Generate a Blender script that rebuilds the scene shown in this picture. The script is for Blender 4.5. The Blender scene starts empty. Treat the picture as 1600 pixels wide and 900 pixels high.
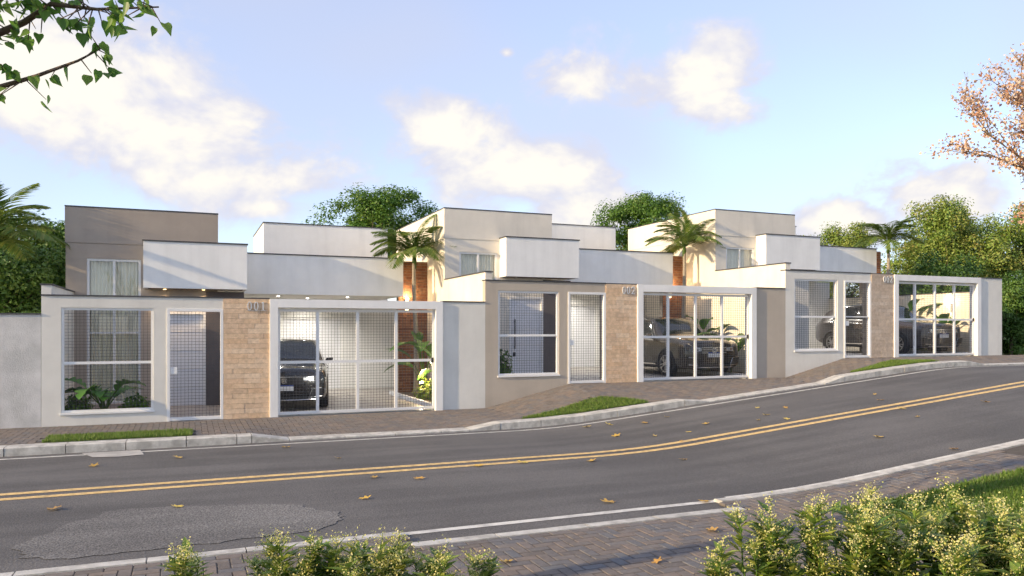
import bpy, math, random
import numpy as np
from mathutils import Vector, Matrix
rad = math.radians
sc = bpy.context.scene
col = sc.collection
# ------------------------------------------------------------------ camera, sky, sun, exposure
cam_d = bpy.data.cameras.new('camera'); cam = bpy.data.objects.new('camera', cam_d); col.objects.link(cam)
cam_d.sensor_width = 36.0; cam_d.lens = 27.0; cam_d.shift_y = 0.0406
cam_d.clip_start = 0.05; cam_d.clip_end = 3000
cam.location = (0, 0, 1.75); cam.rotation_euler = (rad(90), 0, rad(-22.8))
sc.camera = cam
SUN = Vector((-1.0, -0.13, 0.31)).normalized()
sun_d = bpy.data.lights.new('sun', 'SUN'); sun_o = bpy.data.objects.new('sun', sun_d); col.objects.link(sun_o)
sun_d.energy = 2.9; sun_d.angle = rad(0.6); sun_d.color = (1.0, 0.76, 0.46)
sun_o.rotation_euler = (-SUN).to_track_quat('-Z', 'Y').to_euler(); sun_o.location = (-30, -5, 20)
sc.view_settings.view_transform = 'Standard'; sc.view_settings.look = 'None'
sc.view_settings.gamma = 1.0; sc.view_settings.use_curve_mapping = False
sc.view_settings.exposure = 1.2
sc.cycles.use_denoising = True
sc.cycles.max_bounces = 4; sc.cycles.transparent_max_bounces = 6; sc.cycles.use_adaptive_sampling = True; sc.cycles.adaptive_threshold = 0.03
sc.cycles.caustics_reflective = False; sc.cycles.caustics_refractive = False

class NT:
    "small node-tree helper"
    def __init__(s, tree): s.t = tree; s.n = tree.nodes; s.l = tree.links
    def new(s, typ, **kw):
        n = s.n.new(typ)
        for k, v in kw.items(): setattr(n, k, v)
        return n
    def put(s, sock, v):
        if isinstance(v, bpy.types.NodeSocket): s.l.new(v, sock)
        else: sock.default_value = v
    def math(s, op, a, b=0.0, c=None, clamp=False):
        n = s.new('ShaderNodeMath', operation=op); n.use_clamp = clamp
        s.put(n.inputs[0], a); s.put(n.inputs[1], b)
        if c is not None: s.put(n.inputs[2], c)
        return n.outputs[0]
    def noise(s, vec, scale, detail=4, rough=0.55, dist=0.0):
        n = s.new('ShaderNodeTexNoise'); s.put(n.inputs['Vector'], vec)
        n.inputs['Scale'].default_value = scale; n.inputs['Detail'].default_value = detail
        n.inputs['Roughness'].default_value = rough; n.inputs['Distortion'].default_value = dist
        return n.outputs['Fac']
    def ramp(s, fac, stops):
        n = s.new('ShaderNodeValToRGB'); cr = n.color_ramp
        while len(cr.elements) > 1: cr.elements.remove(cr.elements[0])
        cr.elements[0].position = stops[0][0]; cr.elements[0].color = tuple(stops[0][1]) + (1,)
        for p, c in stops[1:]:
            e = cr.elements.new(p); e.color = tuple(c) + (1,)
        s.put(n.inputs[0], fac); return n.outputs[0]
    def mix(s, fac, a, b, mode='MIX'):
        n = s.new('ShaderNodeMixRGB', blend_type=mode)
        s.put(n.inputs[0], fac)
        s.put(n.inputs[1], a if isinstance(a, bpy.types.NodeSocket) else tuple(a) + (1,))
        s.put(n.inputs[2], b if isinstance(b, bpy.types.NodeSocket) else tuple(b) + (1,))
        return n.outputs[0]
    def smooth(s, v, lo, hi, a=0.0, b=1.0):
        n = s.new('ShaderNodeMapRange', interpolation_type='SMOOTHSTEP'); n.clamp = True
        s.put(n.inputs[0], v); n.inputs[1].default_value = lo; n.inputs[2].default_value = hi
        n.inputs[3].default_value = a; n.inputs[4].default_value = b
        return n.outputs[0]

# ---- the sky: Nishita daylight with cumulus clouds spread over the dome
w = bpy.data.worlds.new('World'); sc.world = w; w.use_nodes = True; w.cycles.sampling_method = 'MANUAL'; w.cycles.sample_map_resolution = 512
N = NT(w.node_tree); N.n.clear()
sky = N.new('ShaderNodeTexSky', sky_type='NISHITA'); sky.sun_disc = False
sky.sun_elevation = math.asin(SUN.z); sky.sun_rotation = math.atan2(SUN.x, SUN.y)
sky.altitude = 600; sky.air_density = 1.0; sky.dust_density = 0.5; sky.ozone_density = 2.0
tc = N.new('ShaderNodeTexCoord').outputs['Generated']
sep = N.new('ShaderNodeSeparateXYZ'); N.put(sep.inputs[0], tc)
az = N.math('ARCTAN2', sep.outputs[0], sep.outputs[1]); el = N.math('ARCSINE', sep.outputs[2])
comb = N.new('ShaderNodeCombineXYZ'); N.put(comb.inputs[0], az); N.put(comb.inputs[1], N.math('MULTIPLY', el, 1.5))
P = comb.outputs[0]
nz1 = N.noise(P, 7.0, 6, 0.6, 0.3); nz2 = N.noise(P, 2.1, 2, 0.5)
# clouds: azimuth, elevation, half width, half height (degrees), strength
CL = [(-9, 16, 13, 5.6, 1.1), (-2, 13.0, 12, 4.0, 1.0), (3, 10.4, 11, 2.8, .95), (5, 8.6, 7, 1.8, .8), (18.5, 14.0, 5.2, 4.0, 1.1), (24, 11.2, 8, 3.3, 1.05), (28, 8.6, 6.5, 2.6, .95), (26.8, 18.2, 4.2, 3.2, .75),
      (36, 17.6, 7.5, 4.2, .85), (22.4, 19.8, .9, .6, 1.0), (46.2, 7.0, 4.5, 2.2, 1.0), (53, 8.8, 6.5, 2.6, 1.0), (75, 14, 10, 5, 1), (115, 18, 15, 6, 1), (-45, 14, 13, 5, 1), (-95, 22, 16, 6, 1), (165, 20, 16, 7, 1)]
m = None
for a0, e0, hw, hh, st in CL:
    dx = N.math('DIVIDE', N.math('SUBTRACT', az, rad(a0)), rad(hw)); dy = N.math('DIVIDE', N.math('SUBTRACT', el, rad(e0)), rad(hh))
    d = N.math('SQRT', N.math('ADD', N.math('MULTIPLY', dx, dx), N.math('MULTIPLY', dy, dy)))
    v = N.math('MULTIPLY', N.math('SUBTRACT', 1.15, d), st)
    m = v if m is None else N.math('MAXIMUM', m, v)
body = N.math('ADD', m, N.math('MULTIPLY', N.math('SUBTRACT', nz1, 0.5), 2.3))
mask = N.smooth(body, 0.12, 0.62)
veil = N.math('ADD', N.math('MULTIPLY', N.smooth(nz2, 0.35, 0.7), 0.5), 0.22)
core = N.smooth(N.math('ADD', body, N.math('MULTIPLY', N.math('SUBTRACT', N.noise(P, 15, 3, .6), .5), 1.2)), 0.3, 1.1)
ccol = N.mix(core, (0.68, 0.69, 0.81), (1.0, 0.95, 0.85))
bg1 = N.new('ShaderNodeBackground'); N.put(bg1.inputs[0], N.mix(1.0, N.mix(0.16, sky.outputs[0], (6.6, 6.1, 7.6)), (.98, .98, 1.0), 'MULTIPLY')); bg1.inputs[1].default_value = 0.12
bg2 = N.new('ShaderNodeBackground'); N.put(bg2.inputs[0], ccol); bg2.inputs[1].default_value = 0.475
bg3 = N.new('ShaderNodeBackground'); bg3.inputs[0].default_value = (0.64, 0.68, 0.84, 1); bg3.inputs[1].default_value = 0.45
mx0 = N.new('ShaderNodeMixShader'); N.put(mx0.inputs[0], veil); N.l.new(bg1.outputs[0], mx0.inputs[1]); N.l.new(bg3.outputs[0], mx0.inputs[2])
mx = N.new('ShaderNodeMixShader'); N.put(mx.inputs[0], mask); N.l.new(mx0.outputs[0], mx.inputs[1]); N.l.new(bg2.outputs[0], mx.inputs[2])
wo = N.new('ShaderNodeOutputWorld'); N.l.new(mx.outputs[0], wo.inputs[0])

# ------------------------------------------------------------------ materials
MATS = {}
def mat(name, base, rough=0.7, var=0.12, scale=3.0, bump=0.0, bscale=60.0, metal=0.0, streak=0.0, spec=0.5, coat=0.0, base2=None, objrnd=None, attr=None, trans=0.0):
    if name in MATS: return MATS[name]
    m = bpy.data.materials.new(name); m.use_nodes = True; T = NT(m.node_tree)
    b = T.n['Principled BSDF']
    pos = T.new('ShaderNodeNewGeometry').outputs['Position']
    c = None
    if objrnd:
        c = T.ramp(T.new('ShaderNodeObjectInfo').outputs['Random'], [(i / max(1, len(objrnd) - 1), q) for i, q in enumerate(objrnd)])
    if attr:
        at = T.new('ShaderNodeAttribute'); at.attribute_name = 'rnd'
        c = T.ramp(at.outputs['Fac'], [(i / max(1, len(attr) - 1), q) for i, q in enumerate(attr)])
    if c is None:
        c = T.mix(0.0, base, base)
    if base2 is not None:
        c = T.mix(T.smooth(T.noise(pos, scale, 6, .6), .42, .62), c, base2)
    if var > 0:
        f = T.smooth(T.noise(pos, scale * 1.7, 6, .62), .25, .75, 1 - var, 1 + var)
        mu = T.new('ShaderNodeMixRGB', blend_type='MULTIPLY'); mu.inputs[0].default_value = 1
        cx = T.new('ShaderNodeCombineXYZ'); [T.put(cx.inputs[i], f) for i in range(3)]
        T.put(mu.inputs[1], c); T.put(mu.inputs[2], cx.outputs[0]); c = mu.outputs[0]
    if streak > 0:
        mp = T.new('ShaderNodeMapping'); mp.inputs['Scale'].default_value = (2.6, 2.6, .3); T.put(mp.inputs[0], pos)
        f = T.smooth(T.noise(mp.outputs[0], 1.0, 5, .6), .40, .80, 1.0, 1 - streak)
        cx = T.new('ShaderNodeCombineXYZ'); [T.put(cx.inputs[i], f) for i in range(3)]
        mu = T.new('ShaderNodeMixRGB', blend_type='MULTIPLY'); mu.inputs[0].default_value = 1
        T.put(mu.inputs[1], c); T.put(mu.inputs[2], cx.outputs[0]); c = mu.outputs[0]
    T.put(b.inputs['Base Color'], c)
    b.inputs['Roughness'].default_value = rough; b.inputs['Metallic'].default_value = metal
    b.inputs['Specular IOR Level'].default_value = spec
    if coat: b.inputs['Coat Weight'].default_value = coat; b.inputs['Coat Roughness'].default_value = .05
    if bump > 0:
        bn = T.new('ShaderNodeBump'); bn.inputs['Strength'].default_value = bump; bn.inputs['Distance'].default_value = 0.01
        T.put(bn.inputs['Height'], T.noise(pos, bscale, 5, .65)); T.put(b.inputs['Normal'], bn.outputs[0])
    if trans > 0:
        out = T.n['Material Output']; tr = T.new('ShaderNodeBsdfTranslucent'); T.put(tr.inputs[0], c)
        ms = T.new('ShaderNodeMixShader'); ms.inputs[0].default_value = trans
        T.l.new(b.outputs[0], ms.inputs[1]); T.l.new(tr.outputs[0], ms.inputs[2]); T.l.new(ms.outputs[0], out.inputs[0])
    MATS[name] = m; return m
def emit(name, c, s):
    m = bpy.data.materials.new(name); m.use_nodes = True; T = NT(m.node_tree); T.n.clear()
    e = T.new('ShaderNodeEmission'); e.inputs[0].default_value = tuple(c) + (1,); e.inputs[1].default_value = s
    o = T.new('ShaderNodeOutputMaterial'); T.l.new(e.outputs[0], o.inputs[0]); MATS[name] = m; return m
def glassmat(name, tint=(.8, .86, .88), mixf=.5):
    m = bpy.data.materials.new(name); m.use_nodes = True; T = NT(m.node_tree); T.n.clear()
    g = T.new('ShaderNodeBsdfGlossy'); g.inputs[0].default_value = (1, 1, 1, 1); g.inputs['Roughness'].default_value = .02
    t = T.new('ShaderNodeBsdfTransparent'); t.inputs[0].default_value = tuple(tint) + (1,)
    fr = T.new('ShaderNodeFresnel'); fr.inputs[0].default_value = 1.5
    f = T.math('MULTIPLY', T.math('ADD', fr.outputs[0], mixf, clamp=True), T.math('SUBTRACT', 1.0, T.new('ShaderNodeNewGeometry').outputs['Backfacing']))
    s = T.new('ShaderNodeMixShader'); T.put(s.inputs[0], f); T.l.new(t.outputs[0], s.inputs[1]); T.l.new(g.outputs[0], s.inputs[2])
    o = T.new('ShaderNodeOutputMaterial'); T.l.new(s.outputs[0], o.inputs[0]); MATS[name] = m; return m

mat('plaster_light', (.73, .715, .66), .85, .05, 1.2, .25, 90, streak=.11)
mat('plaster_beige', (.76, .71, .62), .85, .05, 1.2, .25, 90, streak=.11)
mat('plaster_taupe', (.49, .43, .355), .85, .05, 1.2, .25, 90, streak=.11)
mat('plaster_brown', (.41, .35, .295), .85, .06, 1.2, .25, 90, streak=.07)
mat('plaster_white', (.85, .85, .83), .8, .04, 1.2, .2, 90, streak=.10)
mat('plaster_old', (.66, .65, .63), .9, .10, 1.0, .5, 40, base2=(.52, .52, .50), streak=.14)
mat('dark_wall', (.12, .105, .105), .8, .08, 2, .15)
mat('coping', (.06, .06, .065), .5, .15, 4)
mat('soffit_wood', (.16, .10, .06), .6, .25, 6)
mat('white_metal', (.80, .80, .79), .4, .03, 3)
mat('white_door', (.78, .79, .82), .45, .03, 3)
mat('wire', (.08, .08, .085), .45, .1, 9)
mat('number_metal', (.70, .70, .70), .35, 0, metal=.3)
mat('steel', (.62, .62, .62), .3, .05, 3, metal=.9)
mat('black_plastic', (.02, .02, .022), .5, .1, 8)
mat('stone_tile', (.5, .38, .26), .75, .16, 9, .35, 120, objrnd=[(.66, .46, .29), (.72, .53, .35), (.60, .42, .27), (.75, .58, .41), (.69, .49, .32), (.64, .47, .32)])
mat('stone_tile_grey', (.5, .38, .26), .75, .16, 9, .35, 120, objrnd=[(.52, .41, .31), (.58, .47, .36), (.47, .37, .28), (.60, .50, .40), (.54, .43, .32)])
mat('mortar', (.38, .32, .26), .9, .1, 8)
mat('brick', (.3, .13, .07), .85, .25, 7, .4, 90, attr=[(.25, .105, .055), (.31, .15, .08), (.19, .08, .05), (.33, .18, .10)])
mat('concrete', (.44, .43, .40), .85, .14, 2.2, .35, 70, base2=(.36, .35, .33))
mat('kerb_stone', (.55, .54, .50), .85, .16, 5, .5, 60, base2=(.40, .39, .36))
mat('floor_concrete', (.34, .32, .30), .55, .08, 1.5, .1, 50)
mat('yellow_paint', (.72, .50, .20), .7, .30, 9, .2, 200, base2=(.62, .44, .20))
mat('white_paint', (.66, .65, .60), .7, .12, 6, .2, 200, base2=(.50, .49, .46))
mat('soil', (.09, .065, .045), .95, .25, 6, .6, 40)
mat('paver', (.16, .14, .125), .85, .14, 5, .4, 110, attr=[(.17, .145, .125), (.21, .17, .14), (.145, .14, .14), (.19, .165, .145), (.15, .13, .115)])
mat('near_paver', (.16, .14, .125), .8, .16, 12, .45, 140, objrnd=[(.16, .14, .125), (.20, .165, .14), (.13, .135, .145), (.185, .165, .15), (.145, .125, .11), (.15, .15, .155)])
mat('sand_joint', (.085, .075, .065), .95, .2, 6)
mat('curtain', (.85, .78, .64), .9, .05, 3)
mat('bark', (.15, .11, .08), .9, .3, 9, .8, 40)
mat('palm_bark', (.30, .26, .21), .9, .25, 12, .6, 50)
mat('leaf_bright', (.1, .2, .03), .5, 0, attr=[(.05, .13, .018), (.09, .20, .025), (.14, .26, .035), (.07, .16, .02), (.20, .28, .05)], trans=.3)
mat('leaf_dark', (.04, .09, .02), .5, 0, attr=[(.045, .11, .02), (.08, .17, .03), (.12, .22, .04), (.17, .26, .045)], trans=.25)
mat('leaf_olive', (.1, .15, .03), .5, 0, attr=[(.10, .19, .03), (.17, .28, .045), (.24, .34, .055), (.31, .34, .08), (.13, .23, .035), (.36, .29, .08)], trans=.3)
mat('leaf_palm', (.1, .15, .03), .6, 0, attr=[(.09, .17, .03), (.13, .22, .04), (.19, .25, .05), (.24, .27, .07)], trans=.35)
mat('leaf_big', (.06, .16, .03), .35, .12, 4, attr=[(.05, .14, .03), (.10, .24, .04), (.07, .18, .035)], trans=.25)
mat('leaf_heart', (.05, .13, .03), .4, 0, attr=[(.09, .20, .04), (.14, .29, .05), (.24, .38, .07), (.11, .24, .045)], trans=.6)
mat('leaf_bush', (.1, .2, .03), .4, 0, attr=[(.07, .15, .025), (.14, .24, .04), (.22, .32, .05), (.32, .40, .07), (.42, .44, .09)], trans=.3)
mat('grass', (.1, .18, .03), .6, 0, attr=[(.08, .16, .02), (.12, .22, .03), (.16, .25, .04), (.20, .24, .07)], trans=.3)
mat('blossom', (.8, .5, .4), .6, 0, attr=[(.78, .54, .38), (.80, .66, .52), (.62, .36, .22), (.80, .60, .42), (.38, .16, .10), (.78, .68, .54)], trans=.3)
mat('small_flower', (.8, .75, .5), .6, 0, attr=[(.76, .66, .26), (.52, .54, .12), (.80, .74, .46), (.42, .48, .09), (.76, .66, .32)], trans=.25)
mat('dry_leaf', (.5, .25, .05), .6, .2, 30, objrnd=[(.70, .46, .08), (.58, .32, .07), (.76, .58, .12), (.42, .24, .08), (.72, .52, .14)], trans=.15)
mat('tyre', (.015, .015, .016), .75, .1, 9)
mat('rim', (.45, .45, .46), .3, .04, 4, metal=.9)
mat('chrome', (.75, .75, .76), .15, 0, metal=1.0)
mat('paint_black', (.012, .012, .014), .25, 0, coat=1.0)
mat('paint_graphite', (.030, .028, .024), .25, 0, coat=1.0)
mat('paint_brown', (.040, .033, .032), .25, 0, coat=1.0)
mat('car_glass', (.02, .025, .028), .05, 0, spec=.9)
mat('plate_white', (.7, .72, .75), .4, 0); mat('plate_blue', (.02, .06, .3), .4, 0)
mat('lamp_clear', (.55, .58, .60), .08, 0, spec=.8)
glassmat('window_glass', (.95, .97, .97), .06)
emit('warm_lamp', (1, .72, .36), 9); emit('white_lamp', (1, .92, .80), 6); emit('warm_strip', (1, .70, .32), 5); emit('head_lamp', (1, .93, .78), 30)

def asphalt(name, c1, c2, grain):
    m = bpy.data.materials.new(name); m.use_nodes = True; T = NT(m.node_tree); b = T.n['Principled BSDF']
    pos = T.new('ShaderNodeNewGeometry').outputs['Position']
    big = T.noise(pos, .35, 5, .6); fine = T.noise(pos, 70, 3, .7)
    vor = T.new('ShaderNodeTexVoronoi'); vor.inputs['Scale'].default_value = 55; T.put(vor.inputs['Vector'], pos)
    mp = T.new('ShaderNodeMapping'); mp.inputs['Scale'].default_value = (.25, 2.2, 1); T.put(mp.inputs[0], pos)
    lane = T.noise(mp.outputs[0], 1.0, 4, .5)
    c = T.mix(T.smooth(T.math('ADD', T.math('MULTIPLY', big, .5), T.math('MULTIPLY', lane, .5)), .35, .65), c1, c2)
    g = T.smooth(T.math('ADD', T.math('MULTIPLY', fine, .6), T.math('MULTIPLY', vor.outputs['Distance'], .6)), .25, .85, 1 - grain, 1 + grain)
    cx = T.new('ShaderNodeCombineXYZ'); [T.put(cx.inputs[i], g) for i in range(3)]
    c = T.mix(1.0, c, cx.outputs[0], 'MULTIPLY')
    T.put(b.inputs['Base Color'], c); b.inputs['Roughness'].default_value = .82
    bn = T.new('ShaderNodeBump'); bn.inputs['Strength'].default_value = .5; bn.inputs['Distance'].default_value = .006
    T.put(bn.inputs['Height'], T.math('ADD', fine, vor.outputs['Distance'])); T.put(b.inputs['Normal'], bn.outputs[0])
    MATS[name] = m
asphalt('asphalt', (.074, .072, .070), (.122, .118, .113), .38)
asphalt('asphalt_patch', (.095, .092, .088), (.150, .146, .138), .8)

# ------------------------------------------------------------------ mesh helpers
class MB:
    def __init__(s): s.v = []; s.f = []
    def add(s, vs, fs):
        o = len(s.v); s.v += [tuple(p) for p in vs]; s.f += [tuple(i + o for i in q) for q in fs]; return s
    def box(s, x0, x1, y0, y1, z0, z1):
        return s.add([(x0, y0, z0), (x1, y0, z0), (x1, y1, z0), (x0, y1, z0), (x0, y0, z1), (x1, y0, z1), (x1, y1, z1), (x0, y1, z1)],
                     [(0, 3, 2, 1), (4, 5, 6, 7), (0, 1, 5, 4), (1, 2, 6, 5), (2, 3, 7, 6), (3, 0, 4, 7)])
    def tube(s, pts, rs, n=8, cap=True):
        pts = [Vector(p) for p in pts]; vs = []; k = len(pts)
        for i, p in enumerate(pts):
            d = (pts[min(i + 1, k - 1)] - pts[max(i - 1, 0)]).normalized()
            a = d.cross(Vector((0, 0, 1)) if abs(d.z) < .9 else Vector((1, 0, 0))).normalized(); b = d.cross(a)
            r = rs[i] if hasattr(rs, '__len__') else rs
            vs += [p + (a * math.cos(t) + b * math.sin(t)) * r for t in [2 * math.pi * j / n for j in range(n)]]
        fs = [(i * n + j, i * n + (j + 1) % n, (i + 1) * n + (j + 1) % n, (i + 1) * n + j) for i in range(k - 1) for j in range(n)]
        if cap: fs += [tuple(range(n - 1, -1, -1)), tuple((k - 1) * n + j for j in range(n))]
        return s.add(vs, fs)
    def prism(s, poly, y0, y1):
        "polygon in x,z extruded along y"
        n = len(poly)
        return s.add([(x, y0, z) for x, z in poly] + [(x, y1, z) for x, z in poly],
                     [tuple(range(n)), tuple(range(2 * n - 1, n - 1, -1))] + [(i, i + n, (i + 1) % n + n, (i + 1) % n) for i in range(n)])
    def ring(s, prof, axis_y0, n=32):
        "lathe about the y axis: prof is [(radius, y)]"
        k = len(prof)
        vs = [(r * math.cos(t), y, r * math.sin(t)) for r, y in prof for t in [2 * math.pi * j / n for j in range(n)]]
        return s.add(vs, [(i * n + j, (i + 1) * n + j, (i + 1) * n + (j + 1) % n, i * n + (j + 1) % n) for i in range(k - 1) for j in range(n)])
    def move(s, dx, dy, dz):
        s.v = [(x + dx, y + dy, z + dz) for x, y, z in s.v]; return s
    def mesh(s, name, material, smooth=False):
        me = bpy.data.meshes.new(name); me.from_pydata(s.v, [], s.f); me.validate()
        me.materials.append(MATS[material])
        if smooth: me.polygons.foreach_set('use_smooth', [True] * len(me.polygons))
        me.update(); return me
    def build(s, name, material, parent=None, smooth=False, bevel=0.0):
        o = link(name, s.mesh(name, material, smooth), parent)
        if bevel:
            b = o.modifiers.new('bevel', 'BEVEL'); b.width = bevel; b.segments = 2; b.limit_method = 'ANGLE'
        return o
def link(name, me, parent=None):
    o = bpy.data.objects.new(name, me); col.objects.link(o)
    if parent: o.parent = parent
    return o
def tag(o, label=None, cat=None, group=None, kind=None):
    for k, v in (('label', label), ('category', cat), ('group', group), ('kind', kind)):
        if v: o[k] = v
    return o
def empty(name, loc, rz=0, label=None, cat=None, group=None):
    o = bpy.data.objects.new(name, None); col.objects.link(o); o.location = loc; o.rotation_euler = (0, 0, rz); o.empty_display_size = .2
    return tag(o, label, cat, group)
def grid_wall(mb, xs, zs, holes, y0, y1):
    "wall in the x-z plane between y0 and y1; holes are (x0, x1, z0, z1) on grid lines"
    nx, nz = len(xs) - 1, len(zs) - 1
    def solid(i, k):
        if i < 0 or k < 0 or i >= nx or k >= nz: return False
        cx, cz = (xs[i] + xs[i + 1]) / 2, (zs[k] + zs[k + 1]) / 2
        return not any(h[0] < cx < h[1] and h[2] < cz < h[3] for h in holes)
    for i in range(nx):
        for k in range(nz):
            if not solid(i, k): continue
            a, b, c, d = xs[i], xs[i + 1], zs[k], zs[k + 1]
            mb.add([(a, y0, c), (b, y0, c), (b, y0, d), (a, y0, d)], [(0, 1, 2, 3)])
            mb.add([(a, y1, c), (b, y1, c), (b, y1, d), (a, y1, d)], [(3, 2, 1, 0)])
            if not solid(i - 1, k): mb.add([(a, y0, c), (a, y1, c), (a, y1, d), (a, y0, d)], [(3, 2, 1, 0)])
            if not solid(i + 1, k): mb.add([(b, y0, c), (b, y1, c), (b, y1, d), (b, y0, d)], [(0, 1, 2, 3)])
            if not solid(i, k - 1): mb.add([(a, y0, c), (b, y0, c), (b, y1, c), (a, y1, c)], [(3, 2, 1, 0)])
            if not solid(i, k + 1): mb.add([(a, y0, d), (b, y0, d), (b, y1, d), (a, y1, d)], [(0, 1, 2, 3)])
    return mb
def leaf_mesh(name, pos, nrm, up, length, width, material, rnd=None, fold=.25, tip=1.0):
    "many folded diamond leaves in one mesh; pos, nrm, up are (n,3); length, width (n,)"
    n = len(pos); nrm = nrm / np.linalg.norm(nrm, axis=1, keepdims=True)
    side = np.cross(nrm, up); side /= np.maximum(np.linalg.norm(side, axis=1, keepdims=True), 1e-6); fw = np.cross(side, nrm)
    L = length[:, None]; W = width[:, None]
    v = np.stack([pos, pos + fw * L * .45 - side * W * .5 + nrm * W * fold, pos + fw * L * tip, pos + fw * L * .45 + side * W * .5 + nrm * W * fold], 1).reshape(-1, 3)
    me = bpy.data.meshes.new(name); me.vertices.add(4 * n); me.vertices.foreach_set('co', v.ravel())
    idx = (np.arange(n)[:, None] * 4 + np.array([0, 1, 2, 0, 2, 3])).ravel()
    me.loops.add(6 * n); me.loops.foreach_set('vertex_index', idx)
    me.polygons.add(2 * n); me.polygons.foreach_set('loop_start', np.arange(0, 6 * n, 3)); me.polygons.foreach_set('loop_total', np.full(2 * n, 3))
    at = me.attributes.new('rnd', 'FLOAT', 'FACE'); r = np.random.rand(n) if rnd is None else rnd
    at.data.foreach_set('value', np.repeat(r, 2).astype(np.float32))
    me.materials.append(MATS[material]); me.update(); me.validate(); return me
def attr_faces(me, vals):
    at = me.attributes.new('rnd', 'FLOAT', 'FACE'); at.data.foreach_set('value', np.asarray(vals, np.float32))
np.random.seed(5); random.seed(5)
def unit(n):
    d = np.random.normal(size=(n, 3)); return d / np.linalg.norm(d, axis=1, keepdims=True)

# ------------------------------------------------------------------ ground levels
YF = 16.0; LOT = 8.53; X0 = -2.45; STEP = .48          # building line, plot width, first plot corner, step between plots
def zroad(X):
    if X < 5.4: return -.12
    if X < 7.4: return -.12 + .0225 * (X - 5.4) ** 2
    if X < 16: return -.12 + .09 * (X - 6.4)
    if X < 18: return -.12 + .09 * (X - 6.4) - .0225 * (X - 16) ** 2
    return -.12 + .09 * 10.6
def zhouse(X):
    z = 0.0
    for i in (1, 2):
        t = min(1, max(0, (X - (X0 + LOT * i)) / 2.05)); z += STEP * t
    return z
def far_h(x):
    l = (x - X0) % LOT
    if x < X0 - 1 or x > X0 + 3 * LOT + 4: return .13
    if 4.0 < l < 7.2: return .035
    if 3.4 < l <= 4.0: return .035 + .095 * (4.0 - l) / .6
    if 7.2 <= l < 7.8: return .035 + .095 * (l - 7.2) / .6
    return .13
def zwalk(X, Y):
    t = min(1, max(0, (Y - 13.45) / 2.2)); t = t * t * (3 - 2 * t)
    return (zroad(X) + far_h(X) - .006) * (1 - t) + zhouse(X) * t
def zn(X): return zroad(X) + .03                        # near pavement
XS = [-60, -40, -25, -15, -8, -4, 0, 3, 5, 5.5, 6, 6.5, 7, 7.5, 8, 9, 10, 11, 12, 13, 14, 15, 16, 16.5, 17, 17.5, 18, 19, 21, 24, 28, 40, 60]
def strip(mb, y0, y1, dz, xs=XS):
    vs = []; 
    for x in xs: vs += [(x, y0, zroad(x) + dz), (x, y1, zroad(x) + dz)]
    return mb.add(vs, [(2 * i, 2 * i + 2, 2 * i + 3, 2 * i + 1) for i in range(len(xs) - 1)])
def dense(a, b, st=.5):
    n = max(1, int(round((b - a) / st))); return [a + (b - a) * i / n for i in range(n + 1)]

g = MB(); gx = [-400, -150] + XS + [150, 400]
for i in range(len(gx) - 1):
    a, b = gx[i], gx[i + 1]
    for (c, d) in ((-300, 6), (6, 15), (15, 40), (40, 700)):
        g.add([(a, c, zroad(a) - .3), (b, c, zroad(b) - .3), (b, d, zroad(b) - .3), (a, d, zroad(a) - .3)], [(0, 1, 2, 3)])
mat('ground_grass', (.10, .13, .045), .95, .25, 1.5, .5, 30, base2=(.13, .12, .06))
tag(g.build('ground', 'ground_grass'), kind='structure')
road = tag(strip(MB(), 6.18, 13.5, 0).build('road', 'asphalt', smooth=True), kind='structure')
RX = dense(-30, 30, .4)
for off in (-.15, .15): strip(MB(), 10.1 + off - .065, 10.1 + off + .065, .004, RX).build('centre_line', 'yellow_paint', road)
strip(MB(), 12.98, 13.06, .004, RX).build('edge_line', 'white_paint', road)
strip(MB(), 6.80, 6.90, .004, dense(1.45, 5.5, .4)).build('edge_line', 'white_paint', road)
strip(MB(), 6.90, 6.98, .004, dense(5.5, 20, .5)).build('edge_line', 'white_paint', road)
# repaired patches in the carriageway
def patch(pts, m, dz, name):
    vs = [(x, y, zroad(x) + dz) for x, y in pts]; return MB().add(vs, [tuple(range(len(vs)))]).build(name, m, road)
pp = []; ctl = [(-1.40, 7.75), (-1.12, 8.35), (-.71, 8.92), (.1, 8.80), (.98, 8.52), (1.38, 7.95), (1.43, 7.62), (1.12, 7.30), (.2, 7.20), (-.94, 7.16), (-1.25, 7.35)]
for k in range(len(ctl)):
    (xa, ya), (xb, yb) = ctl[k], ctl[(k + 1) % len(ctl)]
    for q in range(7): pp.append((xa + (xb - xa) * q / 7 + random.uniform(-.05, .05), ya + (yb - ya) * q / 7 + random.uniform(-.035, .035)))
patch(pp, 'asphalt_patch', .005, 'asphalt_patch')
patch([(-1.5, 13.2), (-1.3, 12.72), (-.95, 12.62), (-.62, 12.7), (-.7, 13.2)], 'concrete', .0065, 'concrete_patch')

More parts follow.
